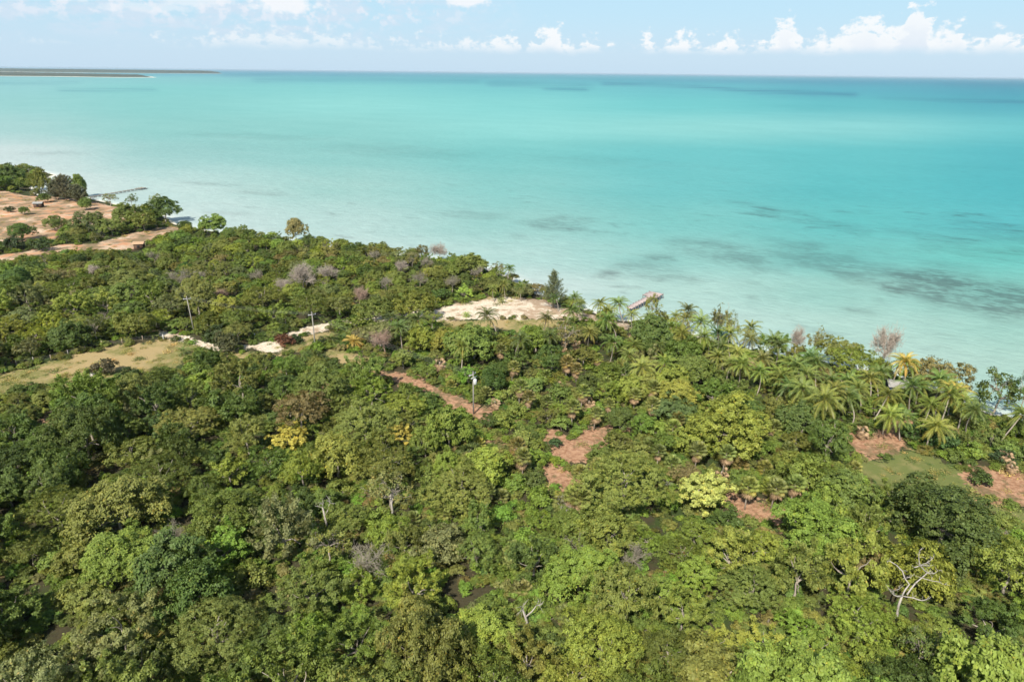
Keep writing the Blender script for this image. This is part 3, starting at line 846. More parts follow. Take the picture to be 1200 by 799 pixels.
# ------------------------------------------------------------------ placing
LEAFK = np.array([2.16, 1.98, 1.75])
COLR = {  # sunlit leaf base colours and how they are called
 'mid green': (.067, .097, .024), 'dark green': (.046, .072, .020), 'olive': (.086, .104, .029), 'yellow green': (.108, .136, .028), 'bright green': (.080, .122, .024),
 'golden yellow': (.21, .20, .050), 'grey green': (.092, .108, .048), 'brownish': (.100, .098, .042), 'pale yellow': (.165, .185, .055), 'blue green': (.052, .080, .030)}
FORM = {'round': 'rounded', 'feather': 'feathery', 'spiky': 'pointed', 'cushion': 'clumpy', 'sparse': 'thin crowned', 'bigfeather': 'wide feathery', 'biground': 'wide rounded', 'bigspiky': 'wide pointed'}
things = []      # records for labelling: dict(root, kind, look, px, py, dia)
occ = []         # occupied circles x, y, r
def tinted(c, v=.12):
    k = 1 + rng.normal() * v * .6
    return [float(max(.008, x * K_ * k * (1 + rng.normal() * v * .35))) for x, K_ in zip(c, LEAFK)]
def child(root, name, me, tint=None):
    o = bpy.data.objects.new(name, me); COL.objects.link(o); o.parent = root
    if tint is not None: o['tint'] = tint
    return o
def add_tree(x, y, z, key, scale, colour, look=None, label=None, group=None, zs=1.0):
    v = PROTO[key][rng.integers(len(PROTO[key]))]
    root = empty('broadleaf_tree' if key != 'shrub' else 'shrub', (x, y, z), rng.random() * 6.28, (scale, scale, scale * zs))
    t = tinted(COLR[colour])
    child(root, 'trunk' if key != 'shrub' else 'stem', v[1]); child(root, 'crown' if key != 'shrub' else 'foliage', v[0], t)
    px, py, c = proj(x, y, z + v[3] * scale * zs)
    things.append(dict(root=root, cat='tree' if key != 'shrub' else 'shrub', look=(look or (colour + ' ' + FORM.get(key, 'leafy'))), px=float(px), py=float(py), dia=v[2] * 2 * scale / c * FPX, label=label, fam='tree' if key != 'shrub' else 'shrub'))
    return root
def feat(px, py, dia, key, colour, label, zs=1.0):
    """tree whose crown centre shows at px, py with width dia pixels"""
    v = PROTO[key][0]; sc = 1.0
    for _ in range(4):
        x, y, z, up = on_land(px, py, v[3] * sc * zs)
        c = float(proj(x, y, z + v[3] * sc * zs)[2]); sc = dia * c / FPX / (2 * v[2]) * 1.0
    x, y, z, up = on_land(px, py, v[3] * sc * zs); zs *= up
    occ.append((x, y, v[2] * sc))
    return add_tree(x, y, z, key, sc, colour, label=label, zs=zs)
def palm(px, py, sc, colour, label=None, low=False, crown_at=True, rz=None):
    P = PALM_LOW if low else PALM
    v = P[rng.integers(len(P))]
    x, y, z, up = on_land(px, py, v[3] * sc)
    if sc < .82 and not low: sc = min(1.0, sc * 1.28)
    root = empty('coconut_palm', (x, y, z), rng.random() * 6.28 if rz is None else rz, (sc, sc, sc * (up if up > 1 else rng.uniform(.9, 1.12))))
    root.rotation_euler = (rng.normal() * .09, rng.normal() * .09, root.rotation_euler[2])
    child(root, 'trunk', v[1]); child(root, 'crown', v[0], tinted(COLR2[colour], .22))
    if not low: child(root, 'coconuts', v[2])
    c = float(proj(x, y, z + v[3])[2])
    occ.append((x, y, 1.3 if not low else 2.0))
    things.append(dict(root=root, cat='palm', look=colour + (' young stemless' if low else '') + ' coconut palm', px=px, py=py, dia=6.4 * sc / c * FPX, label=label, fam='palm'))
COLR2 = {'green': (.050, .082, .022), 'yellow green': (.084, .112, .027), 'golden': (.145, .148, .034), 'dark green': (.045, .066, .020)}
def fanpalm(px, py, sc, kind='tall', label=None, world_=None):
    P = {'tall': FAN, 'low': FAN_LOW, 'dead': FAN_DEAD}[kind]
    v = P[rng.integers(len(P))]
    if world_ is None: x, y, z = at(px, py, v[3] * sc)
    else:
        x, y = world_; z = gz(x, y); px, py, _ = proj(x, y, z + v[3] * sc)
    root = empty('fan_palm', (x, y, z), rng.random() * 6.28, sc)
    child(root, 'trunk', v[1])
    if v[0]: child(root, 'crown', v[0], tinted((.080, .100, .030), .25))
    child(root, 'dead_fronds', v[2])
    occ.append((x, y, .9))
    c = float(proj(x, y, z + v[3])[2])
    things.append(dict(root=root, cat='palm', look={'tall': 'trunked fan palm', 'low': 'low fan palm', 'dead': 'dried orange fan palm'}[kind], px=float(px), py=float(py), dia=2.8 * sc / c * FPX, label=label, fam='fan'))
def bare(px, py, dia, kind, label=None, zs=1.0, foliage=None):
    v = BARE[kind][rng.integers(len(BARE[kind]))]; sc = 1.0
    for _ in range(4):
        x, y, z, up = on_land(px, py, v[2] * sc * zs); c = float(proj(x, y, z + v[2] * sc)[2]); sc = dia * c / FPX / (2 * v[1])
    zs *= up
    root = empty('bare_tree', (x, y, z), rng.random() * 6.28, (sc, sc, sc * zs))
    child(root, 'branches', v[0])
    if foliage:
        child(root, 'thin_foliage', PROTO['sparse'][rng.integers(len(PROTO['sparse']))][0], tinted(foliage)).scale = (.9, .9, .9)
    occ.append((x, y, v[1] * sc * .8))
    things.append(dict(root=root, cat='tree', look={'grey': 'leafless grey', 'dead': 'dead white', 'pink': 'leafless pinkish', 'brown': 'leafless brown'}[kind], px=px, py=py, dia=dia, label=label, fam='tree'))
    return root

# -- distinctive broadleaf trees (crown centre in the picture, width, form, colour)
F_ = feat
F_(340, 513, 48, 'cushion', 'golden yellow', 'golden olive crown on its own left of centre, above the thin pale branched tree')
F_(268, 552, 52, 'spiky', 'yellow green', 'larger of two adjoining yellow trees in the left half, ragged crown')
F_(232, 534, 24, 'round', 'pale yellow', 'smaller pale yellow tree touching the left side of the ragged yellow tree')
F_(468, 510, 34, 'spiky', 'golden yellow', 'small bright golden tree below the red dirt track bend')
F_(823, 577, 68, 'cushion', 'pale yellow', 'pale lemon yellow dome of tightly clumped foliage beside the orange dirt patch')
F_(731, 566, 120, 'bigfeather', 'olive', 'very wide flat olive dome left of the pale lemon yellow tree')
F_(457, 572, 62, 'sparse', 'brownish', 'pinkish brown thinly leaved tree with pale trunk, near the middle of the left forest')
F_(487, 690, 80, 'bigspiky', 'yellow green', 'vivid yellow green tree with a deep dark shadow on its right')
F_(679, 674, 84, 'biground', 'bright green', 'bright green dome, upper of two stacked near the bottom centre')
F_(705, 752, 92, 'biground', 'yellow green', 'yellowish green dome at the bottom centre, lower of two stacked')
F_(365, 695, 86, 'bigspiky', 'mid green', 'large mid green tree between the grey bare tree and the bottom left silvery tree')
F_(144, 742, 110, 'bigspiky', 'grey green', 'large silvery grey green tree in the bottom left corner area')
F_(90, 772, 70, 'bigspiky', 'grey green', 'smaller silvery grey green tree at the lower left edge, touching the large silvery one')
F_(253, 742, 118, 'bigfeather', 'olive', 'large fine textured olive dome on the bottom edge right of the silvery trees')
F_(140, 655, 84, 'biground', 'bright green', 'fresh green rounded tree in the lower left, dark gap on its right')
F_(266, 640, 62, 'spiky', 'bright green', 'fresh green pointed tree right of the grey bare twigs in the lower left')
F_(65, 598, 82, 'bigfeather', 'olive', 'broad olive dome at the left edge with a black shadow gap on its right')
F_(190, 556, 82, 'bigfeather', 'mid green', 'layered dull green dome just left below the two yellow trees')
F_(153, 528, 54, 'feather', 'olive', 'small olive dome above the layered dull green dome at left')
F_(395, 536, 68, 'round', 'yellow green', 'light green crown with bare pale branches showing on its right side')
F_(427, 492, 84, 'bigfeather', 'olive', 'wide olive crown just below the dirt track bend')
F_(540, 572, 92, 'bigfeather', 'olive', 'wide olive yellow dome right of the pinkish brown tree')
F_(518, 640, 60, 'round', 'grey green', 'grey green crown above the vivid yellow green tree')
F_(853, 500, 96, 'biground', 'yellow green', 'large light green many lobed tree below the coconut grove')
F_(815, 520, 50, 'round', 'yellow green', 'light green crown on the left shoulder of the large many lobed tree')
F_(957, 620, 98, 'biground', 'bright green', 'large fresh green dome right of the orange dirt patch')
F_(1108, 612, 118, 'biground', 'dark green', 'large dark green crown with grey tips below the grassy clearing')
F_(1048, 585, 50, 'spiky', 'bright green', 'narrow bright tree at the lower edge of the grassy clearing')
F_(1162, 735, 78, 'bigspiky', 'dark green', 'dark tree in the lower right corner with a black shadow gap on its left')
F_(1196, 780, 60, 'spiky', 'grey green', 'greyish tree at the bottom right corner')
F_(710, 440, 36, 'round', 'bright green', 'small dense green tree on a short trunk, inland of the coconut grove')
F_(727, 492, 34, 'round', 'dark green', 'dark slender tree on a white trunk beside the small dirt patch')
F_(812, 436, 50, 'round', 'mid green', 'dense green crown between two coconut palm groups')
F_(790, 480, 54, 'feather', 'blue green', 'dark bluish feathery tree left of the light many lobed tree')
F_(556, 404, 56, 'round', 'mid green', 'large dense tree below the sandy clearing, lit yellow on top')
F_(520, 400, 34, 'round', 'yellow green', 'yellow green crown left of the large dense tree below the sandy clearing')
F_(487, 360, 44, 'round', 'yellow green', 'yellow green tree at the left end of the sandy clearing')
F_(440, 366, 40, 'round', 'olive', 'olive crown behind the golden young palms by the white track')
F_(628, 398, 38, 'round', 'bright green', 'bright round tree below the grassy strip of the sandy clearing')
F_(664, 391, 44, 'sparse', 'brownish', 'dry reddish brown tree beneath the seaside casuarina')
F_(700, 392, 26, 'round', 'dark green', 'small dark green tree beside the dry reddish brown tree')
F_(845, 375, 26, 'sparse', 'grey green', 'thin grey crowned tree on the shore, right of a tall coconut palm')
F_(858, 378, 22, 'sparse', 'grey green', 'thin greyish shore tree hidden partly by a coconut palm')
F_(960, 400, 26, 'sparse', 'grey green', 'thin spreading tree against the water above the coconut grove')
F_(765, 358, 22, 'sparse', 'olive', 'thin olive tree standing against the water below the pinkish dock')
F_(1170, 456, 60, 'sparse', 'dark green', 'tall thin dark crowned tree against the water near the right edge', 1.3)
F_(1204, 456, 36, 'sparse', 'dark green', 'thin crowned tree cut by the right edge, beside the taller one', 1.2)
F_(552, 310, 32, 'round', 'olive', 'olive crown at the shore end of the wooded point')
F_(650, 262, 1, 'round', 'olive', 'x') if False else None
F_(380, 590, 40, 'round', 'mid green', 'mid green tree around the forked white trunk')
F_(50, 520, 60, 'bigfeather', 'dark green', 'dark dome at the left edge above the black shadow gap')
F_(12, 545, 60, 'biground', 'dark green', 'dark crown cut by the left edge of the photo')
F_(313, 745, 60, 'biground', 'dark green', 'dark green crown on the bottom edge left of the dark gap')
F_(560, 745, 80, 'biground', 'yellow green', 'yellow green crown on the bottom edge below the vivid tree shadow')
F_(420, 755, 90, 'bigspiky', 'mid green', 'mid green crown on the bottom edge below the vivid yellow green tree')
F_(630, 610, 36, 'feather', 'bright green', 'small fresh green tree left of the very wide olive dome')
F_(880, 690, 80, 'bigfeather', 'mid green', 'broad flat green crown left of the dead white tree')
F_(800, 650, 60, 'bigfeather', 'bright green', 'flat fresh green crown below the pale lemon yellow tree')
F_(800, 720, 70, 'bigspiky', 'bright green', 'vivid green crown near the bottom, right of centre')
F_(1010, 730, 90, 'bigfeather', 'yellow green', 'wide yellow green crown near the bottom, below the dead white tree')
F_(900, 765, 84, 'bigspiky', 'yellow green', 'yellowish pointed crown at the bottom edge right of centre')
# left settlement and wooded shore
F_(14, 206, 30, 'round', 'dark green', 'dense dark shore tree at the far left edge')
F_(-2, 214, 24, 'round', 'mid green', 'shore tree cut by the left edge above the orange soil')
F_(34, 215, 20, 'round', 'olive', 'small olive tree inside the little peninsula at far left')
F_(22, 217, 16, 'round', 'mid green', 'low green tree next to the dense dark shore tree at far left')
F_(46, 206, 16, 'round', 'olive', 'low olive tree on the far left peninsula')
F_(33, 197, 12, 'sparse', 'mid green', 'thin lone tree standing in the water edge of the far left peninsula')
F_(57, 202, 12, 'sparse', 'olive', 'small tree on the tip of the far left peninsula')
F_(24, 272, 26, 'round', 'dark green', 'lone dark round tree below the orange soil patches')
F_(63, 262, 22, 'round', 'mid green', 'round tree in the middle of the orange soil area')
F_(102, 262, 34, 'round', 'dark green', 'large dark tree between the orange soil and the sandy track')
F_(130, 266, 26, 'round', 'mid green', 'round green tree right of the large dark one by the sandy track')
F_(150, 252, 30, 'round', 'mid green', 'green crown in the clump near the thin left jetty')
F_(168, 260, 28, 'round', 'olive', 'brownish olive crown in the clump below the leaning shore tree')
F_(192, 246, 32, 'round', 'dark green', 'dark leaning shore tree with a pale bare top near the left jetty', 1.15)
F_(183, 236, 18, 'sparse', 'grey green', 'pale grey sparse crown above the dark leaning shore tree')
F_(128, 232, 18, 'sparse', 'grey green', 'small grey green tree at the foot of the thin jetty')
F_(154, 234, 14, 'sparse', 'dark green', 'lone small dark tree against pale water at left')
F_(52, 232, 14, 'round', 'dark green', 'small dark tree beside the feathery grey casuarina')
F_(92, 218, 18, 'round', 'mid green', 'dark green crown right of the feathery grey casuarina')
F_(100, 240, 16, 'round', 'mid green', 'low green tree below the lone left coconut palm')
F_(28, 247, 12, 'round', 'mid green', 'small tree standing on orange soil at far left')
F_(250, 264, 30, 'round', 'mid green', 'green tree on the shore where the wooded coast begins')
F_(346, 270, 22, 'round', 'brownish', 'brownish crown on the skyline of the wooded shore')

# bare and dead trees
bare(430, 652, 52, 'grey', 'grey leafless tree with a white forked trunk left of centre')
bare(410, 536, 34, 'dead', 'pale bare branches rising from the light green crown')
bare(196, 628, 40, 'grey', 'leafless grey twigs between green trees in the lower left')
bare(664, 590, 40, 'dead', 'pale bare forked tree left of the very wide olive dome')
bare(742, 652, 42, 'grey', 'grey brown leafless tree right of the bright green dome')
bare(778, 566, 24, 'dead', 'whitish bare branches between the olive dome and the lemon yellow tree')
bare(1040, 404, 40, 'pink', 'pinkish white leafless tree against the water at right')
bare(451, 398, 36, 'brown', 'brownish leafless tree right of the golden young palms')
bare(353, 322, 40, 'pink', 'largest pale bare canopy in the far left forest')
bare(383, 318, 26, 'pink', 'pale bare canopy right of the largest one in the far left forest')
bare(212, 324, 34, 'grey', 'grey leafless canopy above the left utility pole')
bare(234, 322, 20, 'grey', 'small grey leafless canopy near the left utility pole')
bare(515, 292, 26, 'pink', 'pale leafless tree on the crest of the wooded point')
bare(492, 325, 24, 'grey', 'grey leafless tree inside the wooded point')
bare(560, 318, 20, 'grey', 'grey leafless tree near the end of the wooded point')
bare(120, 372, 18, 'grey', 'leafless grey tree at the upper border of the dry field')
bare(110, 316, 18, 'pink', 'pale leafless tree near the sandy track at left')
bare(1180, 625, 20, 'dead', 'whitish dead branches right of the large dark crown')
for a_, b_, d_, k_, l_ in ((330, 334, 26, 'pink', 'pale bare canopy just below the largest bare canopy at left'), (300, 322, 20, 'grey', 'small grey bare canopy left of the largest pale one'), (452, 330, 22, 'grey', 'grey bare canopy inside the far forest, right of the pale ones'),
                        (470, 312, 20, 'pink', 'small pale bare canopy in the middle of the wooded shore'), (438, 298, 18, 'grey', 'small grey bare canopy near the shore edge of the far forest'), (530, 330, 24, 'grey', 'grey bare canopy right above the sandy clearing woods'),
                        (500, 306, 20, 'grey', 'small grey bare canopy below the pale crest tree'), (420, 345, 24, 'brown', 'brown leafless canopy above the middle utility pole woods'), (260, 345, 20, 'brown', 'brown leafless canopy right of the left utility pole'), (180, 300, 18, 'grey', 'grey leafless canopy behind the small brown hut clearing')):
    bare(a_, b_, d_, k_, l_)
bare(892, 508, 20, 'dead', 'tall pale bare trunk right of the light many lobed tree')
bare(935, 398, 22, 'pink', 'pale pinkish leafless tree above the coconut grove')

# dead white tree at lower right, contorted limbs built one by one
x, y, z = at(1057, 698, 4.4)
root = empty('dead_tree', (x, y, z))
mb = MB()
def pl(pts):   # picture-plane offsets (px from the fork, +depth) to metres
    return [((a - 1057) * .105, dd_ * .7, 4.4 - (b_ - 696) * .090) for a, b_, dd_ in pts]
mb.tube([(0, 0, -.3), (.1, .1, 1.6), (-.1, 0, 3), (0, 0, 4.4)], [.17, .15, .13, .12], 7)
mb.build('trunk', M_DEAD, root, True)
for pts, r in (([(1057, 696, 0), (1050, 694, -.4), (1043, 688, -.9), (1038, 681, -1.2), (1035, 676, -1.5)], .13), ([(1038, 681, -1.2), (1042, 675, -1.6), (1043, 672, -1.9)], .06),
               ([(1057, 696, 0), (1060, 688, .3), (1065, 682, .7), (1060, 675, 1.1), (1057, 666, 1.5), (1051, 660, 2.0), (1044, 656, 2.4)], .13), ([(1060, 675, 1.1), (1064, 669, .6)], .07),
               ([(1062, 694, 0), (1067, 688, .5), (1072, 680, .8), (1080, 676, 1.4), (1086, 670, 1.7)], .13), ([(1080, 676, 1.4), (1090, 678, 1.0), (1097, 677, .6), (1101, 680, .4)], .06),
               ([(1057, 696, 0), (1066, 694, -.7), (1074, 694, -1.3), (1077, 690, -1.6)], .09), ([(1072, 665, 2.2), (1082, 664, 2.6), (1092, 666, 2.8)], .08), ([(1086, 670, 1.7), (1078, 662, 2.3), (1076, 650, 2.6), (1076, 642, 2.8)], .07),
               ([(1078, 662, 2.3), (1084, 656, 2.0), (1088, 648, 1.8)], .05), ([(1086, 670, 1.7), (1094, 672, 1.8), (1098, 668, 1.9)], .05)):
    w = pl(pts); o = MB(); o.tube(w, [r * .8 * (1 - .6 * i / len(w)) for i in range(len(w))], 6)
    for k in range(7):
        p0 = np.array(w[-1 - (k % min(3, len(w)))]); dd_ = rng.normal(size=3); dd_ /= np.linalg.norm(dd_); dd_[2] = abs(dd_[2])
        o.tube([p0, p0 + dd_ * .35, p0 + dd_ * .6 + rng.normal(size=3) * .12], [.03, .022, .01], 4)
    o.build('limb', M_DEAD, root, True)
things.append(dict(root=root, cat='tree', look='dead white', px=1070, py=668, dia=66, label='bleached dead white tree with twisting bare limbs in the lower right', fam='tree'))
occ.append((x, y, 3.0))

# pale forked stump
def stump(px, py, h, label, lean=.3):
    x, y, z = at(px, py, 0)
    r = empty('dead_tree', (x, y, z)); m1 = MB()
    m1.tube([(0, 0, -.3), (.05, 0, h * .3), (-lean * .3, 0, h * .6), (-lean, .1, h)], [.2, .17, .15, .1], 7)
    m1.tube([(-lean * .3, 0, h * .6), (lean * 1.2, .2, h * .85), (lean * 2.2, .3, h * 1.15)], [.11, .08, .04], 6)
    m1.build('trunk', M_DEAD, r, True)
    for tip_, n_ in (((-lean, .1, h), 3), ((lean * 2.2, .3, h * 1.15), 3)):
        m2 = MB(); p0 = np.array(tip_)
        for k in range(n_):
            dd_ = rng.normal(size=3); dd_[2] = abs(dd_[2]) + .3; dd_ /= np.linalg.norm(dd_)
            q0 = p0 + dd_ * .6; q1 = p0 + dd_ * 1.1 + rng.normal(size=3) * .2
            m2.tube([p0, q0, q1], [.05, .035, .012], 5)
            for t_ in range(3):
                e_ = rng.normal(size=3) * .3; m2.tube([q0, q0 + e_, q0 + e_ * 1.8 + np.array([0, 0, .1])], [.022, .016, .006], 3)
        m2.build('branch', M_DEAD, r, True)
    occ.append((x, y, 1.6))
    things.append(dict(root=r, cat='dead tree', look='stump', px=px, py=py, dia=20, label=label, fam='tree'))
stump(383, 620, 3.6, 'tall forked dead trunk, white, above the mid green tree left of centre')
stump(617, 735, 2.6, 'short pale forked stump at the bottom, left of the yellowish dome', .5)
stump(460, 605, 3.2, 'pale straight trunk under the pinkish brown tree', .1)

# coconut palms by crown centre
PC = 'green', 'yellow green', 'golden', 'dark green'
for px, py, s_, c, lab in [
    (704, 359, .68, 1, 'small coconut palm on the beach, left of the dock palm'), (733, 359, .78, 1, 'coconut palm at the land end of the pinkish dock'), (805, 363, .95, 0, 'tallest looking coconut palm against the water right of the dock'),
    (784, 382, .95, 1, None), (803, 388, .9, 1, None), (821, 388, .8, 1, None), (844, 378, .9, 0, None), (883, 392, .95, 1, None), (860, 395, .9, 1, None), (898, 402, .9, 0, None), (919, 422, 1, 1, None),
    (752, 425, 1.0, 1, None), (775, 427, .95, 1, None), (868, 412, .9, 1, None), (856, 424, .9, 1, None), (938, 434, 1, 0, None), (918, 440, .9, 1, None), (942, 458, 1.05, 1, None),
    (986, 470, 1.15, 1, 'largest coconut palm in the grove, above the orange dirt'), (1014, 455, .95, 1, None), (998, 438, .95, 0, None), (1042, 478, .9, 1, None), (1053, 430, .95, 2, None), (1064, 436, .8, 1, None),
    (1099, 444, .95, 0, 'dark coconut palm against the water at right of the grove'), (1120, 458, 1, 2, 'golden coconut palm at the right end of the grove'), (1095, 491, .95, 2, None), (1130, 476, .85, 1, None), (1086, 474, .85, 1, None),
    (910, 450, .85, 0, None), (952, 420, .8, 0, None), (870, 432, .8, 1, None), (832, 400, .75, 1, None), (900, 424, .85, 1, None), (975, 448, .85, 0, None), (1028, 470, .8, 1, None), (1108, 474, .8, 1, None), (1072, 458, .8, 0, None),
    (580, 378, .8, 3, 'dark coconut palm at the lower edge of the sandy clearing'), (634, 378, .6, 3, 'small dark palm right below the sandy clearing'), (595, 320, .6, 0, None), (592, 338, .55, 1, None), (611, 341, .5, 0, None), (580, 342, .5, 1, None),
    (670, 353, .55, 0, 'left palm of the pair beside the seaside casuarina'), (678, 360, .55, 0, 'right palm of the pair beside the seaside casuarina'), (496, 382, .8, 3, 'dark coconut palm left of the large dense tree'), (100, 235, .5, 0, 'lone coconut palm near the thin left jetty'), (654, 352, .5, 0, None),
    (1180, 492, .7, 1, 'slim palm on a white trunk at the right edge')]:
    palm(px, py, s_, PC[c], lab)
for px, py, s_, c, lab in [(544, 352, .6, 1, 'low coconut palm on the white sand at left of the clearing'), (547, 368, .45, 1, None), (390, 397, .85, 0, 'green low palm beside the middle utility pole'), (416, 400, .9, 2, 'golden low palm beside the green one by the white track'), (402, 396, .7, 0, None),
                           (1014, 500, .7, 3, None), (1150, 466, .6, 0, None), (588, 352, .45, 1, None), (214, 412, .5, 0, 'dark tufted palm in the low growth below the left track')]:
    palm(px, py, s_, PC[c], lab, low=True)
for px, py, s_, c in [(840, 392, .85, 0), (873, 384, .8, 1), (912, 408, .85, 0), (928, 446, .9, 1), (948, 442, .9, 1), (962, 432, .85, 0), (970, 462, .9, 1), (1004, 466, .95, 0), (1024, 446, .85, 1), (1036, 442, .8, 0), (1080, 448, .85, 1),
                      (1112, 452, .85, 1), (1104, 462, .85, 2), (1062, 486, .8, 0), (890, 436, .85, 1), (850, 410, .8, 0), (792, 372, .8, 1), (812, 378, .85, 1), (762, 376, .6, 0), (742, 372, .55, 1), (830, 412, .8, 1), (1140, 482, .8, 0)]:
    palm(px, py, s_ * 1.05, PC[c])
for px, py, s_, c in [(604, 398, .85, 0), (650, 394, .85, 0), (690, 386, .85, 1), (716, 400, .9, 0), (746, 402, .85, 1), (768, 404, .85, 0), (470, 384, .85, 0), (455, 372, .85, 3), (540, 410, .85, 1), (736, 416, .85, 1), (708, 374, .8, 1), (722, 384, .8, 0), (664, 372, .8, 0)]:
    palm(px, py, s_, PC[c])
# fan palms
for px, py, s_, k in [(600, 430, 1.15, 'tall'), (618, 466, 1.1, 'tall'), (586, 410, 1.1, 'tall'), (671, 478, 1.2, 'tall'), (664, 424, 1.3, 'tall'), (676, 432, 1.1, 'tall'), (568, 460, 1.1, 'low'), (764, 474, 1.25, 'tall'), (697, 484, 1.1, 'tall'), (672, 476, 1, 'low'), (817, 527, 1.2, 'tall'),
                      (850, 530, 1.2, 'tall'), (613, 535, 1.2, 'tall'), (877, 570, 1.25, 'tall'), (788, 543, 1.2, 'low'), (761, 522, 1.2, 'low'), (930, 566, 1.2, 'tall'), (908, 570, 1.2, 'tall'), (612, 545, 1.1, 'low'), (560, 520, 1.1, 'low'), (547, 538, 1, 'low'),
                      (515, 424, 1.3, 'dead'), (675, 402, 1.1, 'dead'), (740, 396, 1.0, 'dead'), (660, 404, 1, 'dead'), (690, 470, 1.1, 'dead'), (655, 448, 1.1, 'dead'), (640, 440, 1, 'low'), (846, 552, 1.1, 'dead'), (1012, 502, 1.2, 'dead'), (1180, 532, 1.1, 'dead'), (1186, 545, .9, 'dead'),
                      (868, 545, 1.2, 'low'), (896, 548, 1.1, 'low'), (740, 540, 1.0, 'low'), (580, 470, 1, 'dead'), (528, 452, 1, 'low'), (700, 420, 1, 'tall'), (825, 492, 1, 'dead'), (640, 470, 1, 'low'), (720, 405, 1, 'dead'), (880, 420, 1, 'dead'), (500, 545, 1, 'low'), (482, 608, 1, 'low'), (520, 600, 1, 'low'), (690, 660, 1, 'low'), (610, 690, 1, 'low'), (700, 545, 1.1, 'low'), (1000, 548, 1, 'low'), (660, 720, 1, 'low')]:
    fanpalm(px, py, s_, k)

for k in range(22):
    px, py = rng.uniform(560, 930), rng.uniform(425, 610)
    if (py - 425) < (px - 760) * .25: continue
    fanpalm(px, py, rng.uniform(.9, 1.35), ['tall', 'tall', 'low'][k % 3])
# casuarinas
def casuarina(px, py, h, w, tint, label, lw=.10, per=46):
    x, y, z = at(px, py, 0)
    r = empty('casuarina_tree', (x, y, z)); mbt = MB(); mbt.tube([(0, 0, -.2), (.05, 0, h * .5), (0, .1, h * .97)], [.2, .12, .02], 6)
    C, Nn = [], []
    nb_ = 84
    for i in range(nb_):
        t = .12 + .86 * (i / nb_); a = i * 2.399; e = .45 + .6 * t; L = w * (1 - t) ** .75 * rng.uniform(.35, 1.15) + .35
        d = np.array([math.cos(a) * math.cos(e), math.sin(a) * math.cos(e), math.sin(e)])
        p0 = np.array([0, 0, h * t * .9])
        mbt.tube([p0, p0 + d * L * .5, p0 + d * L], [.035, .02, .01], 3, cap=False)
        m_ = max(14, int(per * L / 1.4))
        tt = rng.random((m_, 1)) ** .7
        C.append(p0 + d * L * (.2 + .95 * tt) + rng.normal(size=(m_, 3)) * .2); Nn.append(rng.normal(size=(m_, 3)))
    v, f, a_ = leaves_mesh(np.vstack(C), np.vstack(Nn), lw * 5, lw)
    mbt.build('trunk', M_TWIG, r, True)
    child(r, 'crown', mesh_np('crown', v, f, [M_LEAF], attrs={'age': a_}), tint)
    occ.append((x, y, w * .8))
    things.append(dict(root=r, cat='tree', look='casuarina', px=px, py=py - 20, dia=w * 4, label=label, fam='tree'))
casuarina(648, 361, 11.5, 4.6, [.13, .15, .075], 'tall wispy casuarina standing alone at the water edge near the dock')
casuarina(78, 236, 13, 9.0, [.15, .145, .09], 'broad feathery greyish casuarina on the left shore', .17, 46)
casuarina(93, 238, 9, 6, [.13, .135, .08], 'smaller feathery casuarina right of the broad greyish one', .17)
casuarina(66, 234, 9, 6, [.13, .14, .085], 'smaller feathery casuarina left of the broad greyish one', .17)

# a reddish bush by the white track and lone bushes in the dry field
def bush(px, py, dia, tint, label, look):
    v = PROTO['shrub'][rng.integers(6)]
    x, y, z = at(px, py, .6); c = float(proj(x, y, z)[2]); sc = dia * c / FPX / 3.2
    r = empty('shrub', (x, y, z), rng.random() * 6, sc)
    child(r, 'stem', v[1]); child(r, 'foliage', v[0], list(tint)); occ.append((x, y, 1.6 * sc))
    things.append(dict(root=r, cat='shrub', look=look, px=px, py=py, dia=dia, label=label, fam='shrub'))
bush(335, 402, 22, (.15, .072, .042), 'reddish bush beside the white sand track', 'reddish')
bush(347, 399, 16, (.05, .08, .03), 'dark bush right of the reddish bush', 'dark')
bush(122, 435, 26, (.10, .09, .05), 'brownish bush in the dry field right of the pale boulder', 'brown')
bush(150, 442, 22, (.06, .09, .03), 'dark bush at the lower border of the dry field', 'dark')
bush(268, 408, 32, (.07, .075, .03), 'large dark bush where the track meets the white sand', 'dark')
bush(252, 396, 26, (.06, .085, .03), 'rounded bush above the track, below the left utility pole', 'green')
bush(312, 424, 18, (.04, .06, .025), 'dark bush below the white sand patch', 'dark')
bush(376, 402, 14, (.06, .08, .03), 'small bush right at the foot of the middle utility pole', 'green')
bush(1070, 512, 30, (.07, .12, .03), 'low green bush below the golden palms, on the upper edge of the grass', 'green')
bush(1100, 520, 34, (.06, .11, .03), 'broad low bush on the upper edge of the grassy clearing', 'green')
bush(1148, 562, 26, (.09, .13, .035), 'light green bush between the grass and the right dirt patch', 'green')
bush(1176, 540, 24, (.05, .08, .03), 'dark bush in front of the slim white trunked palm', 'dark')
bush(716, 560, 10, (.06, .1, .03), 'x', 'x') if False else None
bush(652, 520, 16, (.05, .09, .03), 'small dark bush beside the left dirt patch', 'dark')
bush(300, 262, 1, (.1, .1, .1), 'x', 'x') if False else None
bush(12, 247, 10, (.06, .08, .03), 'small bush on bare ground at the far left edge', 'green')
bush(16, 290, 22, (.05, .075, .03), 'dark low bush below the lone dark round tree', 'dark')
bush(48, 292, 22, (.06, .09, .03), 'low green bush above the narrow sandy strip at left', 'green')

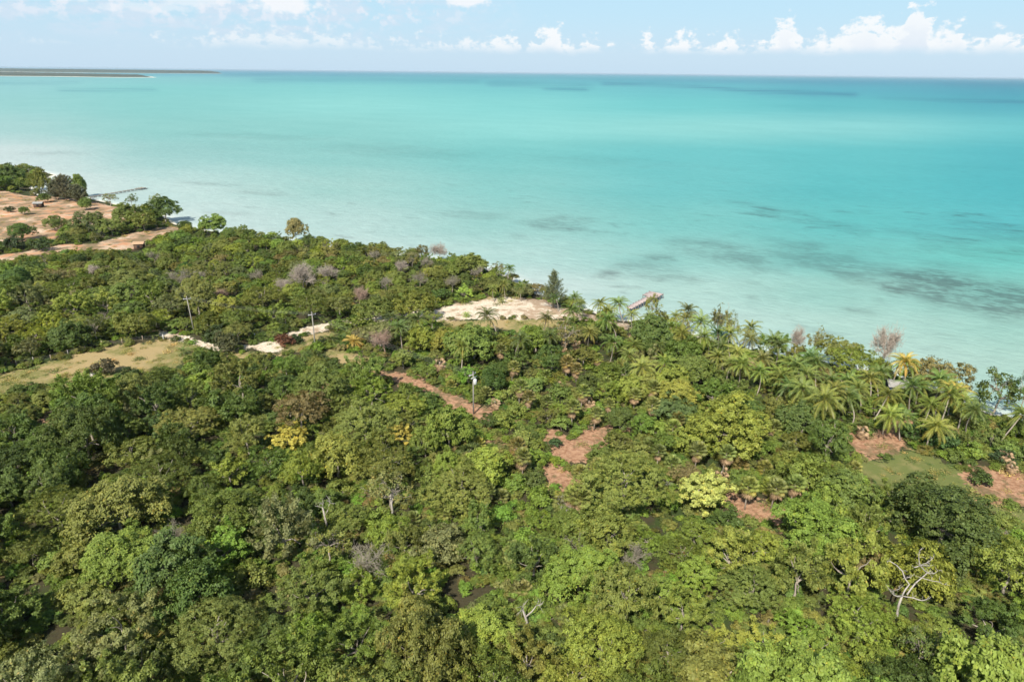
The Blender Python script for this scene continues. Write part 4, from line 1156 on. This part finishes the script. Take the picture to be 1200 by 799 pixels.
# ------------------------------------------------------------------ filling the forest
PROT = []
for t in things:
    if t['fam'] == 'shrub' and t['dia'] < 20: continue
    L0 = t['root'].location; c_ = float(proj(L0[0], L0[1], L0[2] + 2)[2])
    k_ = .36 if t['fam'] in ('palm', 'fan') else .33
    if t['look'] == 'casuarina': k_ = .5
    PROT.append((t['px'], t['py'], max(3, t['dia'] * k_), c_))
for a0, b0, a1, b1 in ((226, 352, 229, 390), (370, 370, 371, 410), (554, 434, 556, 486), (1040, 456, 1064, 456), (160, 290, 168, 290), (736, 362, 772, 345), (622, 345, 634, 342), (104, 230, 160, 222), (60, 422, 195, 397), (20, 430, 60, 422), (648, 350, 648, 361), (383, 600, 383, 622), (464, 585, 464, 602), (617, 705, 617, 735), (107, 441, 107, 441), (299, 397, 299, 390), (725, 372, 736, 364)):
    for k in range(7):
        t = k / 6; a, b_ = a0 + (a1 - a0) * t, b0 + (b1 - b0) * t
        PROT.append((a, b_, 3.5, float(np.hypot(*G(a, b1, 1.5)) * 1.02)))
PROT = np.array(PROT)
GAPS = [(at(a, b_, 0)[0], at(a, b_, 0)[1], r_) for a, b_, r_ in ((128, 600, 2.6), (120, 580, 2), (290, 512, 2), (526, 712, 2.6), (60, 508, 2.2), (1128, 752, 3), (1136, 720, 2), (1058, 640, 2.4), (176, 668, 2.2), (30, 690, 2), (328, 700, 2), (330, 735, 2.2), (60, 760, 2), (1196, 672, 2), (800, 616, 1.8), (592, 590, 1.5), (420, 600, 1.8), (250, 470, 1.5), (10, 620, 2), (560, 700, 1.5), (840, 740, 1.6), (960, 668, 1.5), (700, 620, 1.5), (220, 610, 1.6))]
GA = np.array(GAPS); GA[:, 2] *= 1.2
def in_gap(x, y, r=0.0):
    return bool((np.hypot(GA[:, 0] - x, GA[:, 1] - y) < GA[:, 2] + r * .8).any())
def blocked(cx, cy, rad, dep):
    d2 = np.hypot(PROT[:, 0] - cx, PROT[:, 1] - cy)
    return bool(((dep < PROT[:, 3] - 1.0) & (d2 < PROT[:, 2] + rad * .72)).any())
def in_zone_px(x, y):
    return any(bool(inside(p, np.array([x]), np.array([y]))[0]) for v in ZONES.values() for p in v)
AX = np.array([o[:2] for o in occ]); AR = np.array([o[2] for o in occ])
def zone_colour(px, py):
    """colour mix by area: leaf tones, with down-sun bright right and shaded left put in"""
    r = rng.random()
    if py < 400 and px < 620:      # far left forest
        t = [('olive', .30), ('mid green', .26), ('yellow green', .16), ('dark green', .14), ('grey green', .06), ('brownish', .03), ('bright green', .05)]
    elif px > 700 and py > 560:
        t = [('yellow green', .34), ('olive', .22), ('bright green', .22), ('mid green', .12), ('brownish', .03), ('dark green', .06)]
    elif px < 330:
        t = [('mid green', .28), ('dark green', .26), ('olive', .24), ('grey green', .08), ('bright green', .08), ('blue green', .04), ('brownish', .02)]
    else:
        t = [('olive', .26), ('mid green', .28), ('bright green', .14), ('yellow green', .12), ('dark green', .12), ('grey green', .05), ('brownish', .03)]
    a = 0
    for k, w in t:
        a += w
        if r < a: return k
    return t[0][0]
cand = []
def sow(n, lo, hi, fac, kind, polytest):
    """dart throwing over the land that the camera could see"""
    global AX, AR
    res = []
    d_ = rng.random(n); yy = np.exp(np.log(42) + (np.log(560) - np.log(42)) * rng.random(n) ** .62)
    xx = (rng.random(n) * 2 - 1) * (yy * .90 + 14)
    yy2 = yy
    ls = sdf(land, xx, yy2); cs = clear_sd(xx, yy2); lw = in_low(xx, yy2)
    ppx_, ppy_, pc_ = proj(xx, yy2, np.full(n, 4.0))
    ok = (ls > 2.0) & (ppx_ > -140) & (ppx_ < 1340) & (ppy_ < 900)
    ok &= polytest(xx, yy2, cs, lw)
    idx = np.nonzero(ok)[0]
    cell = {}
    cs_ = 8.0
    def key(x, y): return (int(x // cs_), int(y // cs_))
    for (x, y), r in zip(AX, AR): cell.setdefault(key(x, y), []).append((x, y, r))
    for i in idx:
        x, y = xx[i], yy2[i]; r = rng.uniform(lo, hi)
        if kind == 'tree' and y > 165 - .25 * x: r = min(r, rng.uniform(1.9, 3.1))
        if ls[i] < r * .75 or in_gap(x, y, r): continue
        if cs[i] > -r * .75: continue
        kx, ky = key(x, y); bad = False
        hc = r * (.72 if kind == 'tree' else .4); cx_, cy_, cd_ = (float(v_) for v_ in proj(x, y, 1.5 + hc))
        rp_ = r / cd_ * FPX
        if blocked(cx_, cy_, rp_ * (1 if kind == 'tree' else .6), cd_): continue
        if kind != 'tree' and in_zone_px(cx_, cy_ - rp_ * .15): continue
        if kind == 'tree' and rng.random() < .7 and in_zone_px(cx_, cy_ - rp_ * .75): continue
        if kind == 'tree' and (in_zone_px(cx_, cy_) or in_zone_px(cx_, cy_ - rp_ * .45)): continue
        for a in range(kx - 1, kx + 2):
            for b_ in range(ky - 1, ky + 2):
                for (u_, v_, w_) in cell.get((a, b_), ()):
                    if (u_ - x) ** 2 + (v_ - y) ** 2 < ((r + w_) * fac) ** 2: bad = True; break
                if bad: break
            if bad: break
        if bad: continue
        cell.setdefault((kx, ky), []).append((x, y, r)); res.append((x, y, r))
    if res:
        AX = np.vstack([AX, np.array(res)[:, :2]]); AR = np.concatenate([AR, np.array(res)[:, 2]])
    return res
trees = sow(9000, 3.2, 5.4, .74, 'tree', lambda x, y, c, l: ~l & (c < -2))
trees += sow(14000, 2.0, 3.2, .75, 'tree', lambda x, y, c, l: ~l & (c < -1.5))
lowt = sow(2500, 1.6, 2.6, .9, 'tree', lambda x, y, c, l: l & (c < -1))
shrubs = sow(9000, 1.1, 2.0, .72, 'shrub', lambda x, y, c, l: (c < -.5) & (y < 330) & (l | (c > -7) | (y > 170) | (rng.random(len(x)) < .35)))
print('trees', len(trees), 'low', len(lowt), 'shrubs', len(shrubs), 'features', len(things))

recs = []
for x, y, r in trees + lowt:
    z = gz(x, y); px, py, c = proj(x, y, z + 5)
    vis = (px > -10) & (px < 1210) & (py < 815)
    colour = zone_colour(px, py)
    if colour == 'brownish': key = 'feather'
    elif r > 4.3: key = ['biground', 'bigfeather', 'bigspiky'][rng.choice(3, p=[.38, .34, .28])]
    else: key = ['round', 'feather', 'spiky', 'cushion', 'sparse'][rng.choice(5, p=[.31, .28, .25, .13, .03])]
    R0 = PROTO[key][0][2]
    zs_ = rng.uniform(.9, 1.6) if y < 115 else rng.uniform(.8, 1.4) if y < 170 else rng.uniform(.8, 1.15)
    recs.append(dict(x=x, y=y, z=z, key=key, sc=r / R0 * 1.06, zs=zs_, colour=colour, score=float(r / c) if vis else -1.0 / float(c)))
recs.sort(key=lambda d: -d['score'])
nfeat_tree = sum(1 for t in things if t['fam'] == 'tree')
n_ind = 292 - nfeat_tree
for d in recs[:n_ind]:
    if d['score'] > 0: add_tree(d['x'], d['y'], d['z'], d['key'], d['sc'], d['colour'], zs=d['zs'])
rest_trees = [d for i, d in enumerate(recs) if i >= n_ind or d['score'] <= 0]
srecs = []
for x, y, r in shrubs:
    z = gz(x, y); px, py, c = proj(x, y, z + 1)
    vis = (px > 0) & (px < 1200) & (py < 799)
    low = bool(in_low(np.array([x]), np.array([y]))[0])
    srecs.append(dict(x=x, y=y, z=z, sc=r / 1.6 * 1.1, colour=['mid green', 'bright green', 'olive', 'dark green'][rng.choice(4, p=[.35, .3, .2, .15])], score=float(r / c) + (1 if low else 0) if vis else 0, low=low))
srecs.sort(key=lambda d: -d['score'])
nshr = 0
rest_shrubs = []
for d in srecs:
    if nshr < 240 and d['low'] and d['score'] > 1: add_tree(d['x'], d['y'], d['z'], 'shrub', d['sc'], d['colour']); nshr += 1
    else: rest_shrubs.append(d)

# ---- masses: farther woods, undergrowth (each one object, built by geometry nodes)
def join_proto(name, parts):
    V, F, MI, AG, n = [], [], [], [], 0
    mats = []
    for mi, me in enumerate(parts):
        nv = len(me.vertices); co = np.empty(nv * 3, np.float32); me.vertices.foreach_get('co', co)
        V.append(co.reshape(-1, 3))
        a = me.attributes.get('age'); ag = np.zeros(nv, np.float32)
        if a: a.data.foreach_get('value', ag)
        AG.append(ag)
        nl = len(me.loops); li = np.empty(nl, np.int32); me.loops.foreach_get('vertex_index', li)
        lt = np.empty(len(me.polygons), np.int32); me.polygons.foreach_get('loop_total', lt)
        ls_ = np.empty(len(me.polygons), np.int32); me.polygons.foreach_get('loop_start', ls_)
        for k in (3, 4):
            s_ = ls_[lt == k]
            if len(s_):
                F.append(li[s_[:, None] + np.arange(k)] + n); MI.append(np.full(len(s_), mi))
        n += nv; mats.append(me.materials[0])
    me = mesh_np(name, np.vstack(V), F, mats, np.concatenate(MI), attrs={'age': np.concatenate(AG)})
    return bpy.data.objects.new(name, me)
def mass(name, protos, rows, kind='stuff'):
    """rows: x, y, z, rot, sx, sz, idx, tint"""
    c = bpy.data.collections.new(name + '_kinds')
    for i, o in enumerate(protos):
        o.name = '%s_%02d' % (name + '_kind', i); c.objects.link(o)
    n = len(rows)
    me = bpy.data.meshes.new(name); me.vertices.add(n)
    me.vertices.foreach_set('co', np.array([r[:3] for r in rows], np.float32).ravel())
    def at_(nm, typ, dat, fld='value'):
        a = me.attributes.new(nm, typ, 'POINT'); a.data.foreach_set(fld, np.asarray(dat, np.float32 if typ != 'INT' else np.int32).ravel())
    at_('rotz', 'FLOAT_VECTOR', [(0, 0, r[3]) for r in rows], 'vector'); at_('scl', 'FLOAT_VECTOR', [(r[4], r[4], r[5]) for r in rows], 'vector')
    at_('pick', 'INT', [r[6] for r in rows]); at_('tint', 'FLOAT_VECTOR', [r[7] for r in rows], 'vector')
    o = bpy.data.objects.new(name, me); COL.objects.link(o); tag(o, kind=kind)
    ng = bpy.data.node_groups.new(name, 'GeometryNodeTree')
    ng.interface.new_socket('Geometry', in_out='INPUT', socket_type='NodeSocketGeometry'); ng.interface.new_socket('Geometry', in_out='OUTPUT', socket_type='NodeSocketGeometry')
    N = ng.nodes; L = ng.links
    gi, go = N.new('NodeGroupInput'), N.new('NodeGroupOutput')
    m2p = N.new('GeometryNodeMeshToPoints'); ip = N.new('GeometryNodeInstanceOnPoints'); ci = N.new('GeometryNodeCollectionInfo')
    ci.inputs['Collection'].default_value = c; ci.inputs['Separate Children'].default_value = True; ci.inputs['Reset Children'].default_value = True
    def na_(nm, dt):
        a = N.new('GeometryNodeInputNamedAttribute'); a.data_type = dt; a.inputs['Name'].default_value = nm
        return a.outputs['Attribute']
    L.new(gi.outputs[0], m2p.inputs['Mesh']); L.new(m2p.outputs[0], ip.inputs['Points']); L.new(ci.outputs[0], ip.inputs['Instance'])
    ip.inputs['Pick Instance'].default_value = True
    L.new(na_('pick', 'INT'), ip.inputs['Instance Index'])
    e2r = N.new('FunctionNodeEulerToRotation'); L.new(na_('rotz', 'FLOAT_VECTOR'), e2r.inputs[0]); L.new(e2r.outputs[0], ip.inputs['Rotation'])
    L.new(na_('scl', 'FLOAT_VECTOR'), ip.inputs['Scale'])
    L.new(ip.outputs[0], go.inputs[0])
    md = o.modifiers.new(name, 'NODES'); md.node_group = ng
    return o
keys = ['round', 'feather', 'spiky', 'cushion', 'sparse', 'biground', 'bigfeather', 'bigspiky']
pr, first = [], {}
for k in keys:
    first[k] = (len(pr), len(PROTO[k]))
    for v in PROTO[k]: pr.append(join_proto('t', [v[0], v[1]]))
rows = []
for d in rest_trees:
    a, n = first[d['key']]
    rows.append((d['x'], d['y'], d['z'], rng.random() * 6.28, d['sc'], d['sc'] * d['zs'], a + int(rng.integers(n)), tinted(COLR[d['colour']], .18)))
mass('far_woods', pr, rows)
sp_ = [join_proto('s', [v[0], v[1]]) for v in PROTO['shrub']]
# ground-hugging growth between everything
v1, f1, a1 = [], [], []
weeds = []
for i in range(3):
    C = rng.normal(size=(90, 3)) * np.array([.42, .42, .12]) + np.array([0, 0, .22]); v, f, a = leaves_mesh(C, rng.normal(size=(90, 3)) * .6 + np.array([0, 0, .9]), .24, .12)
    weeds.append(bpy.data.objects.new('w', mesh_np('weed', v, f, [M_LEAF], attrs={'age': a})))
rows = []
for d in rest_shrubs:
    rows.append((d['x'], d['y'], d['z'], rng.random() * 6.28, d['sc'], d['sc'], int(rng.integers(6)), tinted(COLR[d['colour']], .15)))
n = 26000
yy = np.exp(np.log(42) + (np.log(480) - np.log(42)) * rng.random(n) ** .7); xx = (rng.random(n) * 2 - 1) * (yy * .88 + 10)
ls = sdf(land, xx, yy); cs = clear_sd(xx, yy)
ppx_, ppy_, _ = proj(xx, yy, np.full(n, 1.5))
ok = (ls > 2) & (cs < -.6 + 1.6 * rng.random(n) ** 2) & (ppx_ > -60) & (ppx_ < 1260) & (ppy_ < 840)
lw_ = in_low(xx, yy)
ok &= lw_ | (cs > -7) | (yy > 190) | (rng.random(n) < .8)
zz = ground_z(xx, yy)
for i in np.nonzero(ok)[0]:
    if in_gap(xx[i], yy[i]) and rng.random() < .75: continue
    s_ = rng.uniform(.35, .8)
    rows.append((xx[i], yy[i], zz[i] - .1, rng.random() * 6.28, s_, s_ * .8, int(rng.integers(6)), tinted(COLR[['mid green', 'bright green', 'olive', 'dark green', 'brownish'][rng.choice(5, p=[.32, .22, .26, .12, .08])]], .2)))
print('undergrowth', len(rows), 'woods', len(rest_trees))
mass('undergrowth', sp_, rows)
# weeds and grass tufts on the open ground
n = 16000
yy = rng.uniform(60, 420, n); xx = (rng.random(n) * 2 - 1) * (yy * .85 + 8)
ls = sdf(land, xx, yy); gs = zone_sd('grass_clearing', xx, yy); ds = np.maximum(zone_sd('dirt_track', xx, yy), zone_sd('bare_soil', xx, yy)); bs = np.maximum(zone_sd('beach', xx, yy), zone_sd('sand_road', xx, yy))
pr_ = np.where(gs > 0, .75, np.where(ds > 0, .28, np.where(bs > 0, .05, 0.0)))
ok = (ls > 3) & (rng.random(n) < pr_)
zz = ground_z(xx, yy); rows = []
for i in np.nonzero(ok)[0]:
    s_ = rng.uniform(.5, 1.5) if gs[i] > 0 else rng.uniform(.6, 1.3)
    rows.append((xx[i], yy[i], zz[i] - .05, rng.random() * 6.28, s_, s_ * rng.uniform(.7, 1.3), int(rng.integers(3)), tinted([(.11, .12, .04), (.20, .17, .07), (.06, .09, .03)][rng.choice(3, p=[.45, .3, .25])], .15)))
mass('grass_tufts', weeds, rows)

# ------------------------------------------------------------------ built things
def pole(px, py, h, label, transformer=False, arm=1.8, rz=.3, lean=0.0):
    x, y, z = at(px, py, 0)
    r = empty('utility_pole', (x, y, z), rz); r.rotation_euler = (0, lean, rz)
    m1 = MB(); m1.tube([(0, 0, -.4), (0, 0, h * .5), (0, 0, h)], [.16, .13, .09], 8); m1.build('pole', M_CONC, r, True)
    m2 = MB(); m2.box(0, .16, h - .5, arm, .1, .12); m2.build('crossarm', M_WHITE, r)
    for k in (-1, 0, 1):
        m3 = MB(); zz_ = h - .44 if k else h; xo = k * (arm / 2 - .12)
        m3.tube([(xo, .16 if k else 0, zz_), (xo, .16 if k else 0, zz_ + .1), (xo, .16 if k else 0, zz_ + .22)], [.03, .06, .03], 8); m3.build('insulator', M_WHITE, r, True)
    if transformer:
        m4 = MB(); m4.tube([(-.02, -.48, h - 2.3), (-.02, -.48, h - 2.2), (-.02, -.48, h - 1.3), (-.02, -.48, h - 1.2)], [.25, .33, .33, .22], 12); m4.box(-.02, -.2, h - 1.8, .14, .22, .5)
        t = m4.build('transformer', M_WHITE, r, True)
        m5 = MB(); m5.tube([(-.02, -.48, h - 1.2), (-.02, -.48, h - 1.0), (-.02, -.48, h - .9)], [.05, .08, .04], 8); m5.build('bushing', M_METAL, t, True)
        m6 = MB(); m6.box(0, -.16, h - 1.0, 1.6, .1, .1); m6.build('crossarm', M_WHITE, r)
    occ.append((x, y, 1.0))
    return tag(r, label, 'utility pole', 'utility poles of the power line'), (x, y, z + h)
_, tpA = pole(228, 391, 9.4, 'utility pole at left, above the narrow track and the fence corner', lean=-.04)
_, tpB = pole(370, 411, 9.2, 'middle utility pole beside the white sand track', rz=.5)
_, tpC = pole(555, 485, 8.6, 'nearest utility pole, with a white transformer, on the red dirt track', True, rz=.9)
def wires(p, q_, label, offs=(-.7, 0, .7)):
    m1 = MB(); p, q_ = np.array(p), np.array(q_); d = q_ - p; s_ = np.array([-d[1], d[0], 0]); s_ /= np.linalg.norm(s_)
    for o_ in offs:
        pts = []
        for i in range(13):
            t = i / 12; pts.append(tuple(p + d * t + s_ * o_ + np.array([0, 0, -.12 - 4 * .9 * t * (1 - t)])))
        m1.tube(pts, .012, 3)
    tag(m1.build('power_line', M_WIRE), label, 'power line', 'power lines between the poles')
wires(tpA, tpB, 'thin wires strung between the left and the middle utility poles')
wires(tpB, tpC, 'thin wires strung between the middle and the nearest utility poles')
wires(tpA, (-230, 330, 12), 'thin wires running left from the left utility pole')

def fence(pts_px, label, step=3.8):
    P = [at(a, b_, 0) for a, b_ in pts_px]
    r = empty('wire_fence', (0, 0, 0)); W = MB(); posts = []
    for (x0, y0, _), (x1, y1, _) in zip(P, P[1:]):
        L = math.hypot(x1 - x0, y1 - y0); n = max(1, round(L / step))
        for i in range(n):
            t = i / n; posts.append((x0 + (x1 - x0) * t + rng.normal() * .05, y0 + (y1 - y0) * t + rng.normal() * .05))
    posts.append(P[-1][:2])
    r.location = (posts[0][0], posts[0][1], 0)
    ox, oy = posts[0]
    tops = []
    for x, y in posts:
        z = gz(x, y); m1 = MB(); hh = rng.uniform(1.25, 1.5)
        m1.tube([(x - ox, y - oy, z - .2), (x - ox + rng.normal() * .04, y - oy, z + hh)], [.085, .07], 6); m1.build('post', M_WOOD if rng.random() < .6 else M_DEAD, r)
        tops.append((x - ox, y - oy, z))
    for h in (.5, .85, 1.2):
        for a, b_ in zip(tops, tops[1:]): W.tube([(a[0], a[1], a[2] + h), (b_[0], b_[1], b_[2] + h)], .012, 3, cap=False)
    W.build('wire', M_WIRE, r)
    tag(r, label, 'fence')
fence([(-10, 440), (20, 429), (60, 422), (120, 406), (168, 400), (192, 397)], 'post and wire fence along the upper edge of the dry field')
x, y, z = at(299, 398, 0)
m1 = MB(); m1.tube([(0, 0, -.2), (0, 0, 1.5), (0, 0, 1.6)], [.14, .13, .08], 7); o = m1.build('gate_post', M_WHITE, None, True); o.location = (x, y, z); tag(o, 'white gate post at the left end of the white sand patch', 'post')
x, y, z = at(192, 399, 0)
m1 = MB(); m1.tube([(0, 0, -.2), (0, 0, 1.4), (0, 0, 1.5)], [.15, .14, .09], 7); o = m1.build('gate_post', M_WHITE, None, True); o.location = (x, y, z); tag(o, 'pale corner post where the fence meets the narrow track', 'post')

def pier(p0, p1, w, deckz, plat, label, mats_, piles=8, pr=.1):
    """pier from picture point p0 (land end) to p1 (water end) with an optional platform (length, width)"""
    a = G(*p0, deckz); b_ = G(*p1, deckz); d = b_ - a; L = float(np.hypot(*d)); rz = math.atan2(d[1], d[0])
    r = empty('pier', (a[0], a[1], 0), rz)
    m1 = MB(); nn = int(L / .28)
    for i in range(nn):
        x = (i + .5) * L / nn; m1.box(x, rng.normal() * .02, deckz + rng.normal() * .006, L / nn * .9, w, .06)
    m1.build('deck', mats_[0], r)
    m2 = MB(); m2.box(L / 2, -w / 2 + .15, deckz - .12, L, .12, .16); m2.box(L / 2, w / 2 - .15, deckz - .12, L, .12, .16); m2.build('stringer', mats_[1], r)
    for i in range(piles):
        x = L * (i + .5) / piles
        for s_ in (-1, 1):
            m3 = MB(); m3.tube([(x, s_ * (w / 2 - .08), -1.2), (x, s_ * (w / 2 - .08), deckz + .25)], [pr * 1.3, pr * 1.2], 7); m3.build('piling', mats_[1], r)
    if plat:
        pl_, pw, off = plat
        m4 = MB(); nn = int(pl_ / .28)
        for i in range(nn): m4.box(L + (i + .5) * pl_ / nn, off, deckz + .03 + rng.normal() * .006, pl_ / nn * .9, pw, .07)
        m4.build('platform', mats_[2], r)
        m5 = MB()
        for xx_ in (.15, pl_ - .15): m5.box(L + xx_, off, deckz - .13, .14, pw - .1, .18)
        for yy_ in (-1, 1): m5.box(L + pl_ / 2, off + yy_ * (pw / 2 - .08), deckz - .14, pl_ - .46, .12, .16)
        m5.build('platform_frame', mats_[1], r)
        for xx_ in (.2, pl_ / 2, pl_ - .2):
            for s_ in (-1, 1):
                m3 = MB(); m3.tube([(L + xx_, off + s_ * (pw / 2 + .05), -1.2), (L + xx_, off + s_ * (pw / 2 + .05), deckz + .3)], [pr, pr * .9], 7); m3.build('piling', mats_[1], r)
        m6 = MB(); m6.box(L + pl_ + .9, off - .6, deckz - .55, 1.9, 1.1, .08)
        m6.build('swim_step', mats_[1], r)
    return tag(r, label, 'pier')
pier((737, 361), (762, 347.5), 1.8, 1.3, (4.6, 4.4, .2), 'short bleached pinkish dock on dark pilings with a wider end platform', (M_DECK, M_PILE, M_DECK))
pier((104, 231), (162, 221), 1.1, .8, (3.6, 3.2, 0), 'long thin grey jetty in pale water at the far left', (M_TWIG, M_PILE, M_TWIG), 12, .12)
# driftwood log on the point
x, y, z = at(622, 343, 0)
o = MB(); o.tube([(0, 0, .35), (2, .3, .4), (4, .2, .25), (6, .5, .3)], [.3, .26, .2, .1], 7); o.tube([(3, .2, .4), (3.8, .9, .8)], [.12, .05], 5)
lg = o.build('driftwood_log', M_WOOD, None, True); lg.location = (x, y, z * .4); lg.rotation_euler = (0, 0, .5); tag(lg, 'brown driftwood log lying out over the water from the wooded point', 'log')
# boulder
x, y, z = at(107, 441, 0)
def boulder(x, y, z, r, label):
    n = 40; V, Fc = [], []
    me = MB(); rows_ = 6; seg = 9; idx = []
    for i in range(rows_ + 1):
        th = math.pi * i / rows_
        for j in range(seg):
            a = 2 * math.pi * j / seg; k = 1 + .18 * math.sin(3 * a + i) + rng.normal() * .05
            me.v.append((r * k * math.sin(th) * math.cos(a), r * .8 * k * math.sin(th) * math.sin(a), r * .65 * k * math.cos(th) + r * .4))
    for i in range(rows_):
        for j in range(seg): me.f4.append((i * seg + j, (i + 1) * seg + j, (i + 1) * seg + (j + 1) % seg, i * seg + (j + 1) % seg))
    o = me.build('boulder', M_ROCK); o.location = (x, y, z); tag(o, label, 'rock')
boulder(x, y, z, .85, 'pale limestone boulder lying at the lower border of the dry field')
x, y, z = at(69, 305, 1.0); boulder(x, y, z + 1.2, .7, 'small pale rock showing in the treetops below the narrow sandy strip')

# huts
def hut(px, py, w, dp, hh, rz, wall, roof, label, openside=True, roof_over=.4, pitch=.18):
    x, y, z = at(px, py, 0)
    r = empty('hut', (x, y, z), rz)
    m1 = MB(); t = .1
    m1.box(0, -dp / 2, hh / 2, w, t, hh); m1.box(0, dp / 2, hh / 2, w, t, hh); m1.box(-w / 2 + t / 2, 0, hh / 2, t, dp - t - .01, hh)
    m1.build('wall', wall, r)
    m2 = MB()
    for yy_ in (-1, 1): m2.box(w / 2 - .12, yy_ * (dp / 2 - .16), hh / 2, .12, .12, hh)
    m2.box(w / 2 - .3, 0, hh - .3, .1, dp - .4, .12)
    m2.build('doorway_frame', M_WOOD, r)
    m3 = MB(); ww, dd_ = w / 2 + roof_over, dp / 2 + roof_over; rh = hh + dp * pitch + .1
    for s_ in (-1, 1):
        n = 14
        for i in range(n):
            x0 = -ww + 2 * ww * i / n; x1 = x0 + 2 * ww / n; zo = .03 * (i % 2)
            a = (x0, s_ * dd_, hh + .02 - roof_over * pitch + zo); b_ = (x1, s_ * dd_, hh + .02 - roof_over * pitch + zo); c_ = (x1, 0, rh + zo); d_ = (x0, 0, rh + zo)
            m3.quad(a, b_, c_, d_)
            lo_ = lambda p: (p[0], p[1], p[2] - .06)
            m3.quad(lo_(d_), lo_(c_), lo_(b_), lo_(a)); m3.quad(lo_(a), lo_(b_), b_, a)
    m3.build('roof', roof, r)
    m4 = MB(); m4.box(0, -dp / 2 - .03 - t / 2, hh * .55, .9, .04, .8); m4.build('painted_dark_window', M_DARK, r)  # near-black panel, the dark of an opening put into its colour
    occ.append((x, y, w))
    return tag(r, label, 'hut')
hut(1054, 463, 5.0, 3.4, 2.5, -.25, M_BLUE, M_SHEET, 'small dark blue walled hut with a grey roof, half hidden in the coconut grove')
hut(164, 292, 3.0, 2.6, 2.2, .2, M_BROWN, M_THATCH, 'small dark brown hut beside the sandy track at left')
hut(46, 243, 3.4, 2.6, 2.0, .2, M_BROWN, M_SHEET, 'tiny dark shed on the sandy ground of the far left clearing')

# ------------------------------------------------------------------ labels that single things out
ORD = ['nearest', 'second nearest', 'third nearest', 'fourth nearest', 'fifth nearest', 'sixth nearest', 'seventh nearest', 'eighth nearest', 'ninth nearest', 'tenth nearest'] + [w_ + ' nearest' for w_ in ('eleventh', 'twelfth', 'thirteenth', 'fourteenth', 'fifteenth', 'sixteenth', 'seventeenth', 'eighteenth')]
LM = [('the dead white tree', 1070, 677), ('the pale lemon yellow tree', 823, 577), ('the very wide olive dome', 731, 566), ('the bright green dome', 679, 674), ('the vivid yellow green tree', 487, 690),
      ('the pinkish brown thin tree', 457, 572), ('the ragged yellow tree', 268, 552), ('the large silvery tree', 144, 742), ('the transformer pole', 555, 470), ('the middle utility pole', 370, 392),
      ('the left utility pole', 224, 370), ('the left edge dome', 65, 598), ('the fresh green rounded tree at left', 140, 655), ('the large dark crown at right', 1108, 612), ('the large fresh green dome', 957, 620),
      ('the light many lobed tree', 853, 500), ('the largest coconut palm', 986, 470), ('the pinkish dock', 755, 352), ('the seaside casuarina', 648, 335), ('the blue hut', 1052, 458), ('the bottom left corner', 0, 799),
      ('the bottom right corner', 1200, 799), ('the golden olive crown', 340, 513), ('the grassy clearing at right', 1080, 560), ('the orange dirt patch in the middle', 675, 520), ('the lower middle dirt patch', 885, 600),
      ('the bottom edge centre', 600, 799), ('the dark lower right tree', 1162, 735), ('the sandy clearing', 580, 362), ('the grey leafless tree', 430, 652), ('the reddish bush', 335, 402), ('the pale boulder', 107, 441),
      ('the right dirt patch', 1170, 570), ('the short pale stump', 617, 735), ('the golden palm by the track', 416, 400), ('the pinkish leafless tree by the water', 1040, 404), ('the forked dead trunk', 381, 597)]
free = [t for t in things if not t['label']]
by = {}
for t in free:
    noun = '' if t['fam'] in ('palm', 'fan') else ' ' + t['fam']
    t['noun'] = t['look'] + noun; by.setdefault(t['noun'], []).append(t)
for noun, L in by.items():
    P = np.array([[t['px'], t['py']] for t in L])
    best = [(99, 1e9, None)] * len(L)
    for nm, lx, ly in LM:
        dd = np.hypot(P[:, 0] - lx, P[:, 1] - ly); order = np.argsort(dd)
        for rk, i in enumerate(order[:18]):
            s_ = dd[i] + rk * 60
            if s_ < best[i][1]: best[i] = (rk, s_, nm)
    for t, (rk, s_, nm) in zip(L, best):
        if nm is None:
            t['label'] = noun + ' at the outer margin of the forest'
        else:
            t['label'] = '%s %s to %s' % (ORD[rk], noun, nm)
seen = {}
GROUPS = {'tree': 'forest trees', 'shrub': 'shrubs in the low growth', 'palm': 'coconut palms', 'fan': 'fan palms'}
for t in things:
    tag(t['root'], t['label'], t['cat'], GROUPS[t['fam']])

# ------------------------------------------------------------------ haze
if HAZE_DENSITY > 0:
    hb = MB(); hb.box(0, 70000, 31.5, 240000, 200000, 68)     # from -2.5 m up to 65.5 m
    hz_m = bpy.data.materials.new('haze_air'); hz_m.use_nodes = True
    q = NG(hz_m.node_tree); q.n.clear(); o = q.new('ShaderNodeOutputMaterial'); pv = q.new('ShaderNodeVolumePrincipled')
    pv.inputs['Color'].default_value = (.60, .76, .88, 1); pv.inputs['Density'].default_value = HAZE_DENSITY; pv.inputs['Anisotropy'].default_value = 0.0
    q.l.new(pv.outputs[0], o.inputs['Volume'])
    tag(hb.build('haze', hz_m), kind='stuff')
scene.cycles.volume_bounces = 0
scene.cycles.max_bounces = 5
scene.cycles.diffuse_bounces = 3
scene.cycles.glossy_bounces = 2
scene.cycles.transmission_bounces = 3
scene.cycles.use_adaptive_sampling = True
scene.cycles.adaptive_threshold = 0.02
scene.cycles.use_denoising = True
bpy.context.view_layer.update()
